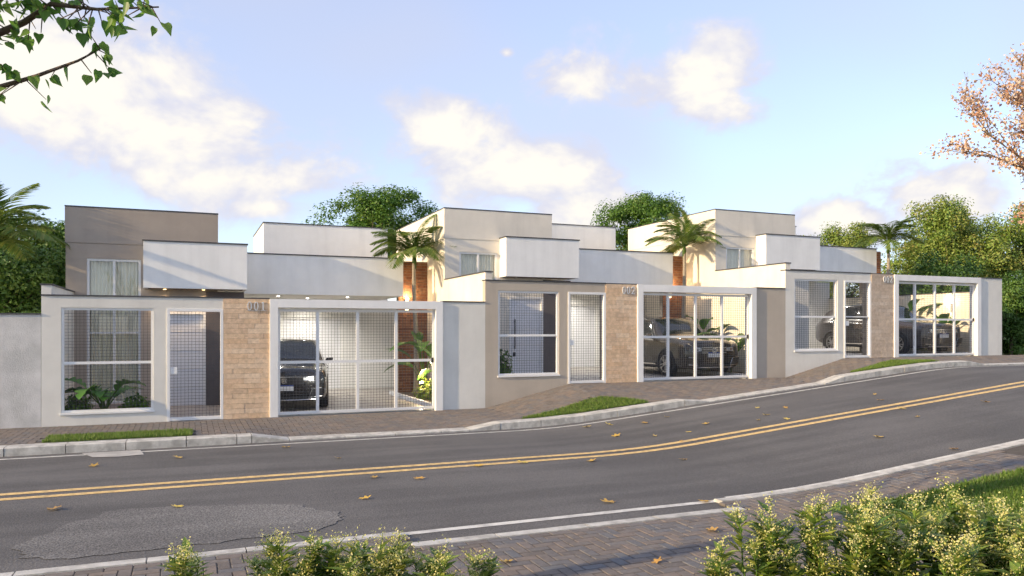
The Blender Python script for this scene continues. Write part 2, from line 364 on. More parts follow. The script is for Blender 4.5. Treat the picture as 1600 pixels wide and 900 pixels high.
# far pavement: base sheet plus laid pavers
fp = MB(); px = [-40, -20, -10, -5] + dense(-4, 26, .41) + [30, 45]; py = [13.4, 13.6, 13.85, 14.1, 14.4, 14.7, 15, 15.3, 15.65, 16.03]
for i in range(len(px) - 1):
    for j in range(len(py) - 1):
        q = [(px[i], py[j]), (px[i + 1], py[j]), (px[i + 1], py[j + 1]), (px[i], py[j + 1])]
        fp.add([(x, y, zwalk(x, y) - .022) for x, y in q], [(0, 1, 2, 3)])
far_walk = tag(fp.build('far_pavement', 'sand_joint'), kind='structure')
def laid(x0, x1, y0, y1, zf, skip=None, h=.006, gap=.005):
    "90 degree herringbone of 20 x 10 cm pavers; yields corner rectangles"
    out = []; u = .1
    for r in range(int((y0 - 1) / u), int(((y1 if not callable(y1) else 7) + 1) / u)):
        for c in range(int((x0 - 1) / u), int((x1 + 1) / u)):
            k = (c - r) % 4
            if k == 0: q = (c * u, (c + 2) * u, r * u, (r + 1) * u)
            elif k == 3: q = (c * u, (c + 1) * u, r * u, (r + 2) * u)
            else: continue
            ym = y1 if not callable(y1) else y1(q[0] + .05)
            q = (max(q[0], x0), min(q[1], x1), max(q[2], y0), min(q[3], ym))
            if q[1] - q[0] < .03 or q[3] - q[2] < .03: continue
            if skip and skip((q[0] + q[1]) / 2, (q[2] + q[3]) / 2): continue
            out.append((q[0] + gap, q[1] - gap, q[2] + gap, q[3] - gap))
    return out
PATCH = [(X0 + LOT * i - (.1 if i else -.35), X0 + LOT * i + (2.75 if i else 2.5)) for i in range(3)]
def verge(x, y, m=0):
    for i, (a, b) in enumerate(PATCH):
        t = (x - a) / (b - a)
        if -.0 <= t <= 1:
            lo, hi = 13.66, 14.42
            if i: lo, hi = 13.64, 13.72 + .75 * min(1, (t * 1.5) ** .8) * min(1, ((1 - t) * 4) ** .5)
            if lo - m < y < hi + m: return True
    return False
mb = MB(); vals = []
for a, b, c, d in laid(-9, 27, 13.62, 15.99, None, lambda x, y: verge(x, y, .05)):
    e = random.uniform(-.0015, .0015)
    mb.add([(a, c, zwalk(a, c) + e), (b, c, zwalk(b, c) + e), (b, d, zwalk(b, d) + e), (a, d, zwalk(a, d) + e),
            (a, c, zwalk(a, c) - .03), (b, c, zwalk(b, c) - .03), (b, d, zwalk(b, d) - .03), (a, d, zwalk(a, d) - .03)],
           [(0, 1, 2, 3), (4, 5, 1, 0), (5, 6, 2, 1), (6, 7, 3, 2), (7, 4, 0, 3)])
    vals += [random.random()] * 5
me = MB.mesh(mb, 'pavers', 'paver'); attr_faces(me, vals); tag(link('pavers', me, far_walk), kind='stuff')

# near pavement
npv = MB(); nx = [-30, -12] + [-6, -3, 0, 1.75, 2.5, 4, 5.25] + dense(5.5, 12, .5) + [20, 40]
for i in range(len(nx) - 1):
    a, b = nx[i], nx[i + 1]
    ye = 6.29 if a >= 1.7 and b <= 5.3 else 6.68
    npv.add([(a, -12, zn(a) - .006), (b, -12, zn(b) - .006), (b, ye, zn(b) - .006), (a, ye, zn(a) - .006)], [(0, 1, 2, 3)])
near_walk = tag(npv.build('near_pavement', 'sand_joint'), kind='structure')
def kerb_y(x):                                          # back of the near kerb: set back along the lowered bay
    return 6.30 if 1.75 < x < 5.25 else 6.69
A = rad(22.8)
def proj(x, y, z):
    f = x * math.sin(A) + y * math.cos(A); r = x * math.cos(A) - y * math.sin(A)
    return 800 + 1200 * r / max(f, .01), 515 - 1200 * (z - 1.75) / max(f, .01), f
cells = laid(-3.5, 9.5, 3.4, lambda x: kerb_y(x) - .11, None, lambda x, y: x > 6.0 and y < 5.86)
cells += [(k * .2 + .004, k * .2 + .196, kerb_y(k * .2 + .1) - .105, kerb_y(k * .2 + .1) - .008) for k in range(-18, 48)]
vis = []; rest = []
for q in cells:
    x, y = (q[0] + q[1]) / 2, (q[2] + q[3]) / 2; sx, sy, f = proj(x, y, zn(x))
    hid = sy > 895 or sx < 5 or sx > 1595 or (sx > 1100 and sy > 800 + (1100 - sx) * .12) or (400 < sx < 660 and sy > 860)
    (rest if hid else vis).append((f, q))
vis.sort(); rest += vis[300:]; vis = vis[:300]
pm = {}
for f, (a, b, c, d) in vis:
    key = (round(b - a, 3), round(d - c, 3))
    if key not in pm:
        hx, hy = (b - a) / 2, (d - c) / 2; m_ = MB()
        m_.add([(-hx, -hy, -.03), (hx, -hy, -.03), (hx, hy, -.03), (-hx, hy, -.03), (-hx, -hy, -.004), (hx, -hy, -.004), (hx, hy, -.004), (-hx, hy, -.004),
                (-hx + .004, -hy + .004, 0), (hx - .004, -hy + .004, 0), (hx - .004, hy - .004, 0), (-hx + .004, hy - .004, 0)],
               [(0, 1, 5, 4), (1, 2, 6, 5), (2, 3, 7, 6), (3, 0, 4, 7), (4, 5, 9, 8), (5, 6, 10, 9), (6, 7, 11, 10), (7, 4, 8, 11), (8, 9, 10, 11)])
        pm[key] = m_.mesh('paver', 'near_paver')
    o = link('paver', pm[key], near_walk); x, y = (a + b) / 2, (c + d) / 2
    o.location = (x, y, zn(x) + random.uniform(-.001, .003)); o.rotation_euler = (random.uniform(-.01, .01), -math.atan((zn(x + .1) - zn(x - .1)) / .2) + random.uniform(-.01, .01), random.uniform(-.008, .008))
mb = MB(); vals = []
for f, (a, b, c, d) in rest:
    e = random.uniform(-.002, .002)
    mb.add([(a, c, zn(a) + e), (b, c, zn(b) + e), (b, d, zn(b) + e), (a, d, zn(a) + e), (a, c, zn(a) - .02), (b, c, zn(b) - .02), (b, d, zn(b) - .02), (a, d, zn(a) - .02)],
           [(0, 1, 2, 3), (4, 5, 1, 0), (5, 6, 2, 1), (6, 7, 3, 2), (7, 4, 0, 3)]); vals += [random.random()] * 5
me = mb.mesh('pavers', 'paver'); attr_faces(me, vals); tag(link('pavers', me, near_walk), kind='stuff')

# kerbs: a bed with single stones
def kerb(name, y0, y1, segs):
    bed = tag(strip(MB(), min(y0, y1) + .02, max(y0, y1) - .02, -.03, dense(-30, 30, .5)).build(name, 'concrete'), kind='structure')
    for (xa, xb, ha, hb, ya, yb) in segs:
        e = random.uniform(-.006, .006); za, zb = zroad(xa), zroad(xb); b_ = .02
        xa += .006; xb -= .006
        MB().add([(xa, ya, za - .08), (xb, ya, zb - .08), (xb, yb, zb - .08), (xa, yb, za - .08),
                  (xa, ya + e, za + ha - b_ * .6), (xb, ya + e, zb + hb - b_ * .6), (xb, yb, zb + hb + .002), (xa, yb, za + ha + .002),
                  (xa, ya + e + b_ * math.copysign(1, yb - ya), za + ha), (xb, ya + e + b_ * math.copysign(1, yb - ya), zb + hb)],
                 [(0, 1, 5, 4), (4, 5, 9, 8), (8, 9, 6, 7), (2, 3, 7, 6), (1, 2, 6, 9, 5), (3, 0, 4, 8, 7)] if yb > ya else
                 [(1, 0, 4, 5), (5, 4, 8, 9), (9, 8, 7, 6), (3, 2, 6, 7), (2, 1, 5, 9, 6), (0, 3, 7, 8, 4)]).build('kerb_stone', 'kerb_stone', bed)
x = -12.0; segs = []
while x < 30:
    nxt = x + .85 + random.uniform(-.12, .15)
    for bp in [X0 + LOT * i + o for i in range(3) for o in (3.4, 4.0, 7.2, 7.8)]:
        if x + .12 < bp < nxt + .2: nxt = bp
    segs.append((x, nxt, far_h(x + .001), far_h(nxt - .001), 13.30, 13.60)); x = nxt
kerb('far_kerb', 13.30, 13.60, segs)
x = -7.0; segs = []
while x < 22:
    nxt = x + .8 + random.uniform(-.1, .12)
    for bp in (1.35, 1.75, 5.25, 5.65):
        if x + .1 < bp < nxt + .2: nxt = bp
    if 1.75 <= x < 5.25: ya = 6.45
    else: ya = 6.85
    h = .036
    segs.append((x, nxt, h, h, ya, ya - .15)); x = nxt
kerb('near_kerb', 6.86, 6.28, segs)
# ------------------------------------------------------------------ houses
tile_mesh = MB().box(-.5, .5, -.5, .5, -.5, .5).mesh('tile', 'stone_tile')
tile_mesh_b = MB().box(-.5, .5, -.5, .5, -.5, .5).mesh('tile', 'stone_tile_grey')
def wire_grid(x0, x1, z0, z1, y, sx=.062, sz=.058, t=.0026):
    m_ = MB(); n = int(round((x1 - x0) / sx)); k = int(round((z1 - z0) / sz))
    for i in range(1, n):
        x = x0 + (x1 - x0) * i / n + random.uniform(-.003, .003); m_.box(x - t, x + t, y - t, y + t, z0, z1)
    for i in range(1, k):
        z = z0 + (z1 - z0) * i / k + random.uniform(-.003, .003); m_.box(x0, x1, y + t * .6, y + 2.4 * t, z - t, z + t)
    return m_
def ellipse_ring(cx, cz, a, b, a2, b2, n=28):
    o = [(cx + a * math.cos(2 * math.pi * i / n), cz + b * math.sin(2 * math.pi * i / n)) for i in range(n)]
    q = [(cx + a2 * math.cos(2 * math.pi * i / n), cz + b2 * math.sin(2 * math.pi * i / n)) for i in range(n)]
    return o, q
def digit(ch, x, z, h, y0, y1):
    "one raised numeral, lower left corner x,z"
    m_ = MB(); w_ = h * .56
    if ch == '0':
        o, q = ellipse_ring(x + w_ / 2, z + h / 2, w_ * .46, h * .5, w_ * .24, h * .43); n = len(o)
        vs = [(a, y0, b) for a, b in o] + [(a, y0, b) for a, b in q] + [(a, y1, b) for a, b in o] + [(a, y1, b) for a, b in q]; fs = []
        for i in range(n):
            j = (i + 1) % n
            fs += [(i, j, n + j, n + i), (2 * n + i, 2 * n + j, j, i), (n + i, n + j, 3 * n + j, 3 * n + i)]
        m_.add(vs, fs)
    elif ch == '1':
        cx = x + w_ * .55; t = h * .07
        m_.prism([(cx - t, z + h * .04), (cx + t, z + h * .04), (cx + t, z + h), (cx - t * .4, z + h), (cx - t * 3.2, z + h * .86), (cx - t * 3.2, z + h * .81), (cx - t, z + h * .86)], y0, y1)
        m_.prism([(cx - t * 3, z), (cx + t * 3, z), (cx + t * 3, z + h * .045), (cx - t * 3, z + h * .045)], y0, y1)
    else:
        path = []
        for i in range(11):
            t = math.pi * (1.02 - 1.25 * i / 10); path.append((x + w_ * .5 + w_ * .38 * math.cos(t), z + h * .72 + h * .26 * math.sin(t)))
        path += [(x + w_ * .5, z + h * .27), (x + w_ * .14, z + h * .05)]
        for i in range(len(path) - 1):
            (a, b), (c, d) = path[i], path[i + 1]; L = math.hypot(c - a, d - b); t = h * (.035 + .04 * math.sin(math.pi * i / 12)); nx_, nz_ = -(d - b) / L * t, (c - a) / L * t
            m_.prism([(a - nx_, b - nz_), (c - nx_, d - nz_), (c + nx_, d + nz_), (a + nx_, b + nz_)], y0 + i * .0002, y1)
        m_.prism([(x + w_ * .08, z), (x + w_ * .92, z), (x + w_ * .92, z + h * .2), (x + w_ * .86, z + h * .09), (x + w_ * .08, z + h * .09)], y0 - .0005, y1)
    return m_
def coping(h, x0, x1, y0, y1, z, e=.02):
    MB().box(x0 - e, x1 + e, y0 - e, y1 + e, z + .001, z + .028).build('coping', 'coping', h)
def spot(name, loc, power, parent, size=1.9, colr=(1, .68, .35)):
    l = bpy.data.lights.new(name, 'SPOT'); l.energy = power; l.color = colr; l.spot_size = size; l.spot_blend = .8; l.shadow_soft_size = .03
    o = bpy.data.objects.new(name, l); col.objects.link(o); o.parent = parent; o.location = loc; return o
def point(name, loc, power, parent, colr=(1, .70, .38), r=.03):
    l = bpy.data.lights.new(name, 'POINT'); l.energy = power; l.color = colr; l.shadow_soft_size = r
    o = bpy.data.objects.new(name, l); col.objects.link(o); o.parent = parent; o.location = loc; return o
def sconce(h, x, y, z, axis):
    m_ = MB(); e_ = MB()
    if axis == 'y': m_.box(x - .05, x + .05, y - .09, y, z - .16, z + .16); e_.box(x - .04, x + .04, y - .082, y - .01, z - .164, z - .1601); e_.box(x - .04, x + .04, y - .082, y - .01, z + .1601, z + .164); q = (x, y - .14, z)
    else: m_.box(x - .09, x, y - .05, y + .05, z - .16, z + .16); e_.box(x - .082, x - .01, y - .04, y + .04, z - .164, z - .1601); e_.box(x - .082, x - .01, y - .04, y + .04, z + .1601, z + .164); q = (x - .14, y, z)
    o = m_.build('wall_lamp', 'white_metal', h, bevel=.004); e_.build('lamp_glow', 'warm_lamp', o); point('lamp_light', (q[0], q[1], z + .22), 7, h)

def house(i, label, fence, upper, side, tiles, number):
    zf = STEP * i; h = empty('house', (X0 + LOT * i, YF, zf), 0, label, 'house', 'row of matching single storey houses')
    # street wall with window and gate openings
    xs = [0, .31, 1.83, 2.06, 3.065]; zs = [-.7, 0.0, .23, 2.15, 2.36]
    grid_wall(MB(), xs, zs, [(.31, 1.83, .23, 2.15), (2.06, 3.065, 0, 2.15)], 0, .16).build('front_wall', fence, h)
    MB().box(-.012, 3.065, -.02, .18, 2.361, 2.385).build('coping', 'coping', h)
    # high end of the side wall
    sw = MB().box(0, .16, .161, 2.95, -.7, 2.55); sw.box(0, .16, -.003, .1605, 2.386, 2.55); sw.build('side_wall', side, h)
    coping(h, 0, .16, 0, 2.93, 2.55)
    # window grille
    fr = MB(); fr.box(.31, .355, .02, .10, .23, 2.15).box(1.785, 1.83, .02, .10, .23, 2.15).box(.355, 1.785, .02, .10, .23, .275).box(.355, 1.785, .02, .10, 2.105, 2.15).box(.355, 1.785, .03, .09, 1.11, 1.16)
    gf = fr.build('window_grille', 'white_metal', h, bevel=.003)
    wire_grid(.355, 1.785, .275, 2.105, .06).build('wire_mesh', 'wire', gf)
    MB().box(.29, 1.85, -.03, .02, .195, .229).build('sill', 'white_metal', h, bevel=.003)
    # pedestrian gate
    fr = MB(); fr.box(2.06, 2.115, -.015, .10, 0, 2.15).box(3.01, 3.065, -.015, .10, 0, 2.15).box(2.115, 3.01, -.015, .10, 2.095, 2.15).box(2.115, 3.01, -.01, .09, .01, .07)
    if i == 2: fr.box(2.115, 3.01, .02, .08, 1.13, 1.16)
    pg = fr.build('pedestrian_gate', 'white_metal', h, bevel=.003)
    wire_grid(2.115, 3.01, .07, 2.095, .05).build('wire_mesh', 'wire', pg)
    lk = MB().box(2.118, 2.24, -.005, .05, .90, 1.03).build('lock_plate', 'white_metal', pg, bevel=.004)
    # stone clad pillar
    pil = MB().box(3.067, 3.928, .004, .30, -.5, 2.355).build('stone_pillar', 'mortar', h)
    nrow = 24; rh = 2.36 / nrow
    for r in range(-1 if i == 0 else -1, nrow):
        x = 3.066; cuts = []
        while x < 3.929 - .02:
            ln = random.choice((.22, .30, .36, .42, .48)) if x > 3.07 else random.choice((.16, .28, .38, .45))
            if x + ln > 3.929 - .12: ln = 3.929 - x
            cuts.append((x, x + ln)); x += ln
        for a, b in cuts:
            pr = random.choice((0, .001, .002, .004)); o = link('tile', tile_mesh if tiles == 'warm' else tile_mesh_b, pil)
            o.location = ((a + b) / 2, .0 - pr / 2, (r + .5) * rh); o.scale = (b - a - .003, .03 + pr, rh - .003)
    MB().box(3.066, 3.929, -.02, .32, 2.361, 2.38).build('coping', 'coping', h)
    nb = None
    for k, ch in enumerate(number):
        dm = digit(ch, 3.50 + k * .125, 2.13, .17, -.045, -.022)
        if nb is None: nb = MB().box(3.49, 3.87, -.022, -.018, 2.125, 2.13).build('house_number', 'steel', h)
        dm.build('digit', 'number_metal', nb)
    # white portal and sliding gate
    MB().box(3.93, 4.09, -.05, .22, -.3, 2.36).box(7.37, 7.53, -.05, .22, -.3, 2.36).box(4.09, 7.37, -.05, .22, 2.19, 2.36).build('gate_portal', 'plaster_white', h, bevel=.004)
    gx_ = [4.09, 4.88, 5.70, 6.52, 7.36]; gt = MB()
    for k, x in enumerate(gx_): gt.box(x - (0 if k == 0 else .03), x + (.05 if k == 0 else .03) if k < 4 else x, .06, .12, .03, 2.17)
    for k in range(4):
        a = gx_[k] + (.05 if k == 0 else .03); b = gx_[k + 1] - .03
        gt.box(a, b, .06, .12, .03, .085).box(a, b, .06, .12, 1.06, 1.115).box(a, b, .06, .12, 2.115, 2.17)
    gate = gt.build('sliding_gate', 'white_metal', h)
    for k in range(4):
        a = gx_[k] + (.05 if k == 0 else .03); b = gx_[k + 1] - .03
        wire_grid(a, b, .085, 1.06, .09).build('wire_mesh', 'wire', gate); wire_grid(a, b, 1.115, 2.115, .09).build('wire_mesh', 'wire', gate)
    MB().box(7.30, 7.345, .045, .06, 1.04, 1.14).build('gate_latch', 'black_plastic', gate)
    MB().box(3.9, 7.5, .135, .16, -.02, .012).build('gate_track', 'steel', h)
    # plain panel at the right end
    MB().box(7.531, 8.529, .0, .16, -.5, 2.35).build('end_panel', fence, h); MB().box(7.531, 8.51, -.02, .18, 2.351, 2.375).build('coping', 'coping', h)
    # floor
    MB().box(.161, 8.529, .17, 8.6, -.3, .008).build('floor_slab', 'floor_concrete', h)
    # tall front room
    grid_wall(MB(), [0, .40, 1.46, 1.80, 2.80, 3.05], [-.7, .02, .12, 2.15, 3.30, 3.63], [(.40, 1.46, .12, 3.30), (1.80, 2.80, .02, 2.15)], 2.951, 3.10).build('room_front', upper, h)
    MB().box(0, .15, 3.101, 7.9, -.7, 3.63).box(2.90, 3.05, 3.101, 7.9, -.7, 3.63).box(.15, 2.90, 7.75, 7.9, -.7, 3.63).build('room_side', side if side != 'plaster_taupe' else upper, h)
    pb = MB().box(-.014, 3.064, 2.937, 7.914, 3.632, 4.40).build('parapet', upper, h); coping(h, 0, 3.05, 2.95, 7.9, 4.40)
    win = MB().box(.40, .45, 2.97, 3.04, .12, 3.30).box(1.41, 1.46, 2.97, 3.04, .12, 3.30).box(.45, 1.41, 2.97, 3.04, 3.25, 3.30).box(.45, 1.41, 2.97, 3.04, .12, .17).box(.905, .955, 2.975, 3.035, .17, 3.25).box(.45, .905, 2.98, 3.03, 1.66, 1.70).box(.955, 1.41, 2.98, 3.03, 1.66, 1.70).build('tall_window', 'white_metal', h, bevel=.003)
    for a, b in ((.45, .905), (.955, 1.41)):
        for c, d in ((.17, 1.66), (1.70, 3.25)): MB().box(a, b, 3.0, 3.008, c, d).build('pane', 'window_glass', win)
    cu = MB(); n = 90; vs = []
    for k in range(n + 1):
        x = .42 + 1.02 * k / n; y = 3.075 + .025 * math.sin(k * .95) + .012 * math.sin(k * .37 + 1)
        vs += [(x, y, .1), (x, y, 3.3)]
    cu.add(vs, [(2 * k, 2 * k + 2, 2 * k + 3, 2 * k + 1) for k in range(n)]).build('curtain', 'curtain', h, smooth=True)
    # entrance door in the shade of the canopy
    d = MB().box(1.85, 2.75, 2.99, 3.05, .02, 2.10).build('door', 'white_door', h)
    for k in range(1, 5): MB().box(1.87, 2.73, 2.984, 2.991, .02 + .42 * k - .004, .02 + .42 * k + .004).build('groove', 'plaster_light', d)
    MB().box(1.80, 1.85, 2.93, 3.06, .02, 2.15).box(2.75, 2.80, 2.93, 3.06, .02, 2.15).box(1.85, 2.75, 2.93, 3.06, 2.10, 2.15).build('door_frame', 'white_metal', d)
    MB().tube([(1.97, 2.94, .75), (1.97, 2.94, 1.55)], .014).box(1.962, 1.978, 2.94, 2.99, .80, .82).box(1.962, 1.978, 2.94, 2.99, 1.48, 1.50).build('pull_handle', 'black_plastic', d)
    MB().box(1.93, 2.0, 2.975, 2.99, .55, .66).build('door_lock', 'black_plastic', d)
    MB().box(2.802, 3.63, 2.925, 2.945, .01, 2.62).build('porch_cladding', 'dark_wall' if i < 2 else 'plaster_light', h)
    MB().box(3.052, 3.63, 2.946, 3.08, .01, 2.62).build('porch_wall', upper, h)
    # canopy over the entrance
    MB().box(1.53, 3.67, 2.5, 3.94, 2.66, 3.68).build('canopy', 'plaster_white', h, bevel=.004); coping(h, 1.53, 3.67, 2.5, 3.94, 3.68)
    sf = MB().box(1.62, 3.58, 2.56, 2.92, 2.652, 2.659).build('soffit', 'soffit_wood', h)
    for x in (1.95, 2.75):
        MB().tube([(x, 2.80, 2.648), (x, 2.80, 2.6515)], .032, 16).build('downlight', 'warm_strip' if i == 0 else 'white_metal', h)
        if i == 0: spot('downlight_beam', (x, 2.80, 2.63), 16, h)
    # carport roof
    MB().box(3.052, 7.7, 3.95, 8.58, 2.63, 3.62).build('carport_roof', 'plaster_white', h, bevel=.004); coping(h, 3.07, 7.7, 3.95, 8.58, 3.62)
    for x, y in ((4.6, 4.9), (6.4, 4.9), (5.5, 6.0)):
        MB().tube([(x, y, 2.618), (x, y, 2.629)], .035, 16).build('downlight', 'white_lamp', h); spot('downlight_beam', (x, y, 2.60), 60, h, 2.6, (1, .93, .82))
    # rear wing
    grid_wall(MB(), [3.052, 3.6, 4.4, 4.9, 6.6, 8.4], [-.7, .02, 2.1, 2.62], [(3.6, 4.4, .02, 2.1), (4.9, 6.6, .02, 2.1)], 6.80, 6.95).build('rear_wall', 'plaster_white', h)
    MB().box(4.55, 8.4, 8.601, 12.5, -.7, 5.02).build('rear_wing', 'plaster_white', h); coping(h, 4.55, 8.4, 8.6, 12.5, 5.02)
    rd = MB().box(3.6, 4.4, 6.84, 6.90, .02, 2.1).build('service_door', 'white_door', h)
    sw_ = MB().box(4.9, 4.95, 6.83, 6.90, .02, 2.1).box(6.55, 6.6, 6.83, 6.90, .02, 2.1).box(4.95, 6.55, 6.83, 6.90, 2.05, 2.1).box(5.72, 5.77, 6.84, 6.89, .02, 2.05).build('sliding_door', 'white_metal', h)
    for a, b in ((4.95, 5.72), (5.77, 6.55)): MB().box(a, b, 6.86, 6.867, .03, 2.05).build('door_leaf', 'white_door', sw_)
    # brick end wall behind the palm
    bm_ = MB(); vals = []
    for r in range(46):
        z = .01 + r * .078; x = 7.71 - (.11 if r % 2 else 0)
        while x < 8.52:
            a, b = max(7.71, x + .005), min(8.52, x + .215); x += .22
            if b - a < .03: continue
            pr = random.uniform(0, .006); bm_.box(a, b, 4.5 - pr, 4.56, z, z + .068); vals += [random.random()] * 6
    MB().box(7.705, 8.525, 4.515, 4.70, -.5, 3.62).build('brick_backing', 'mortar', h)
    me_ = bm_.mesh('bricks', 'brick'); attr_faces(me_, vals); tag(link('bricks', me_, h), kind='stuff')
    sconce(h, 7.93, 4.5, 2.45, 'y')
    # planting bed along the right boundary
    MB().box(7.42, 7.50, .35, 4.35, -.1, .10).build('bed_kerb', 'white_door', h, bevel=.005)
    MB().box(7.502, 8.51, .18, 4.45, -.1, .05).build('planting_bed', 'soil', h)
    MB().box(.17, 1.9, .2, .95, -.1, .05).build('planting_bed', 'soil', h)
    if i == 2:
        MB().box(8.37, 8.53, .161, 8.0, -.7, 1.98).build('boundary_wall', 'plaster_beige', h); coping(h, 8.37, 8.53, .2, 8.0, 1.98)
        sconce(h, 8.37, 1.6, 1.5, 'x')
    return h
H1 = house(0, 'house with dark brown upper block and pale street wall, number 001', 'plaster_light', 'plaster_brown', 'plaster_light', 'warm', '001')
H2 = house(1, 'beige house with taupe street wall, middle one of the row', 'plaster_taupe', 'plaster_beige', 'plaster_beige', 'warm', '002')
H3 = house(2, 'beige house with pale street wall at the upper end of the row', 'plaster_light', 'plaster_beige', 'plaster_beige', 'grey', '002')
# spot lamp lighting the plants in the first garden
gl = empty('garden_lamp', (X0 + 7.72, YF + 2.2, .05), 0, 'small lit garden spotlight among plants behind the first gate', 'lamp')
MB().tube([(0, 0, 0), (0, 0, .28)], .012).build('stake', 'black_plastic', gl); MB().tube([(0, 0, .28), (-.03, -.02, .40)], [.03, .05], 12).build('lamp_head', 'black_plastic', gl)
MB().tube([(-.031, -.021, .402), (-.033, -.023, .41)], .045, 12).build('lens', 'head_lamp', gl); point('garden_light', (-.04, -.06, .48), 14, gl)
# neighbour's wall on the left
nw = tag(MB().box(-30, X0 - .005, YF - .0, YF + .18, -.6, 2.02).build('boundary_wall', 'plaster_old'), 'mottled old white plaster wall left of the first house', 'wall')
MB().box(-30, X0 - .006, YF - .02, YF + .2, 2.021, 2.045).build('coping', 'coping', nw)
# ------------------------------------------------------------------ cars
def hermite(xs, ys, x):
    n = len(xs)
    if x <= xs[0]: return ys[0]
    if x >= xs[-1]: return ys[-1]
    d = [(ys[i + 1] - ys[i]) / (xs[i + 1] - xs[i]) for i in range(n - 1)]
    mt = [d[0]] + [0 if d[i - 1] * d[i] <= 0 else 2 * d[i - 1] * d[i] / (d[i - 1] + d[i]) for i in range(1, n - 1)] + [d[-1]]
    for i in range(n - 1):
        if x <= xs[i + 1]:
            h = xs[i + 1] - xs[i]; t = (x - xs[i]) / h
            return (2 * t**3 - 3 * t**2 + 1) * ys[i] + (t**3 - 2 * t**2 + t) * h * mt[i] + (-2 * t**3 + 3 * t**2) * ys[i + 1] + (t**3 - t**2) * h * mt[i + 1]
class CarShape:
    Y = [0, .07, .35, .9, 1.25, 1.95, 2.6, 3.5, 4.1, 4.4]
    def __init__(s, hood=1.0, roof=1.62):
        r = roof
        s.zb = [.34, .24, .21, .20, .20, .20, .20, .22, .28, .38]
        s.zs = [.80 * hood, .88 * hood, .93 * hood, .97 * hood, 1.0, 1.03, 1.05, 1.07, 1.06, .98]
        s.zt = [.84 * hood, .94 * hood, 1.0 * hood, 1.05 * hood, 1.10, r - .05, r, r - .03, r - .2, 1.04]
        s.w = [.74, .86, .91, .92, .92, .92, .92, .92, .89, .80]
        s.ws = [.70, .82, .87, .88, .88, .88, .88, .87, .84, .76]
        s.wt = [.52, .62, .68, .70, .72, .62, .62, .60, .56, .60]
    def sec(s, y):
        g = lambda a: hermite(s.Y, a, y)
        zb, zs, zt, w_, ws, wt = g(s.zb), g(s.zs), g(s.zt), g(s.w), g(s.ws), g(s.wt)
        zt = max(zt, zs + .02)
        return [(0, zb), (w_ * .82, zb), (w_ * .96, zb + .06), (w_, zb + .16), (w_ * 1.005, (zb + zs) * .5), (w_, zs - .12), (ws + .01, zs - .03), (ws - .03, zs + .01), (wt + .05, zt - .07), (wt, zt - .025), (wt - .1, zt), (wt * .5, zt + .015), (0, zt + .02)]
    def pt(s, y, v):
        q = s.sec(y); v = max(0, min(len(q) - 1.0001, v)); i = int(v); t = v - i
        return Vector((q[i][0] * (1 - t) + q[i + 1][0] * t, y, q[i][1] * (1 - t) + q[i + 1][1] * t))
    def patch(s, y0f, y1f, v0, v1, off, side=1, ny=10, nv=6):
        "sub-rectangle of the body surface lifted by off; y0f/y1f are functions of the 0..1 v position"
        m_ = MB(); vs = []
        for j in range(nv + 1):
            tv = j / nv; v = v0 + (v1 - v0) * tv; a, b = y0f(tv), y1f(tv)
            for i in range(ny + 1):
                y = a + (b - a) * i / ny; p = s.pt(y, v)
                nrm = (s.pt(y + .02, v) - s.pt(y - .02, v)).cross(s.pt(y, v + .08) - s.pt(y, v - .08))
                nrm = nrm.normalized() if nrm.length > 1e-9 else Vector((0, 0, 1))
                if nrm.x * .5 + nrm.z < 0: nrm = -nrm
                p = p + nrm * off; vs.append((p.x * side, p.y, p.z))
        k = ny + 1
        return m_.add(vs, [((j * k + i), (j * k + i + 1), ((j + 1) * k + i + 1), ((j + 1) * k + i)) for j in range(nv) for i in range(ny)])
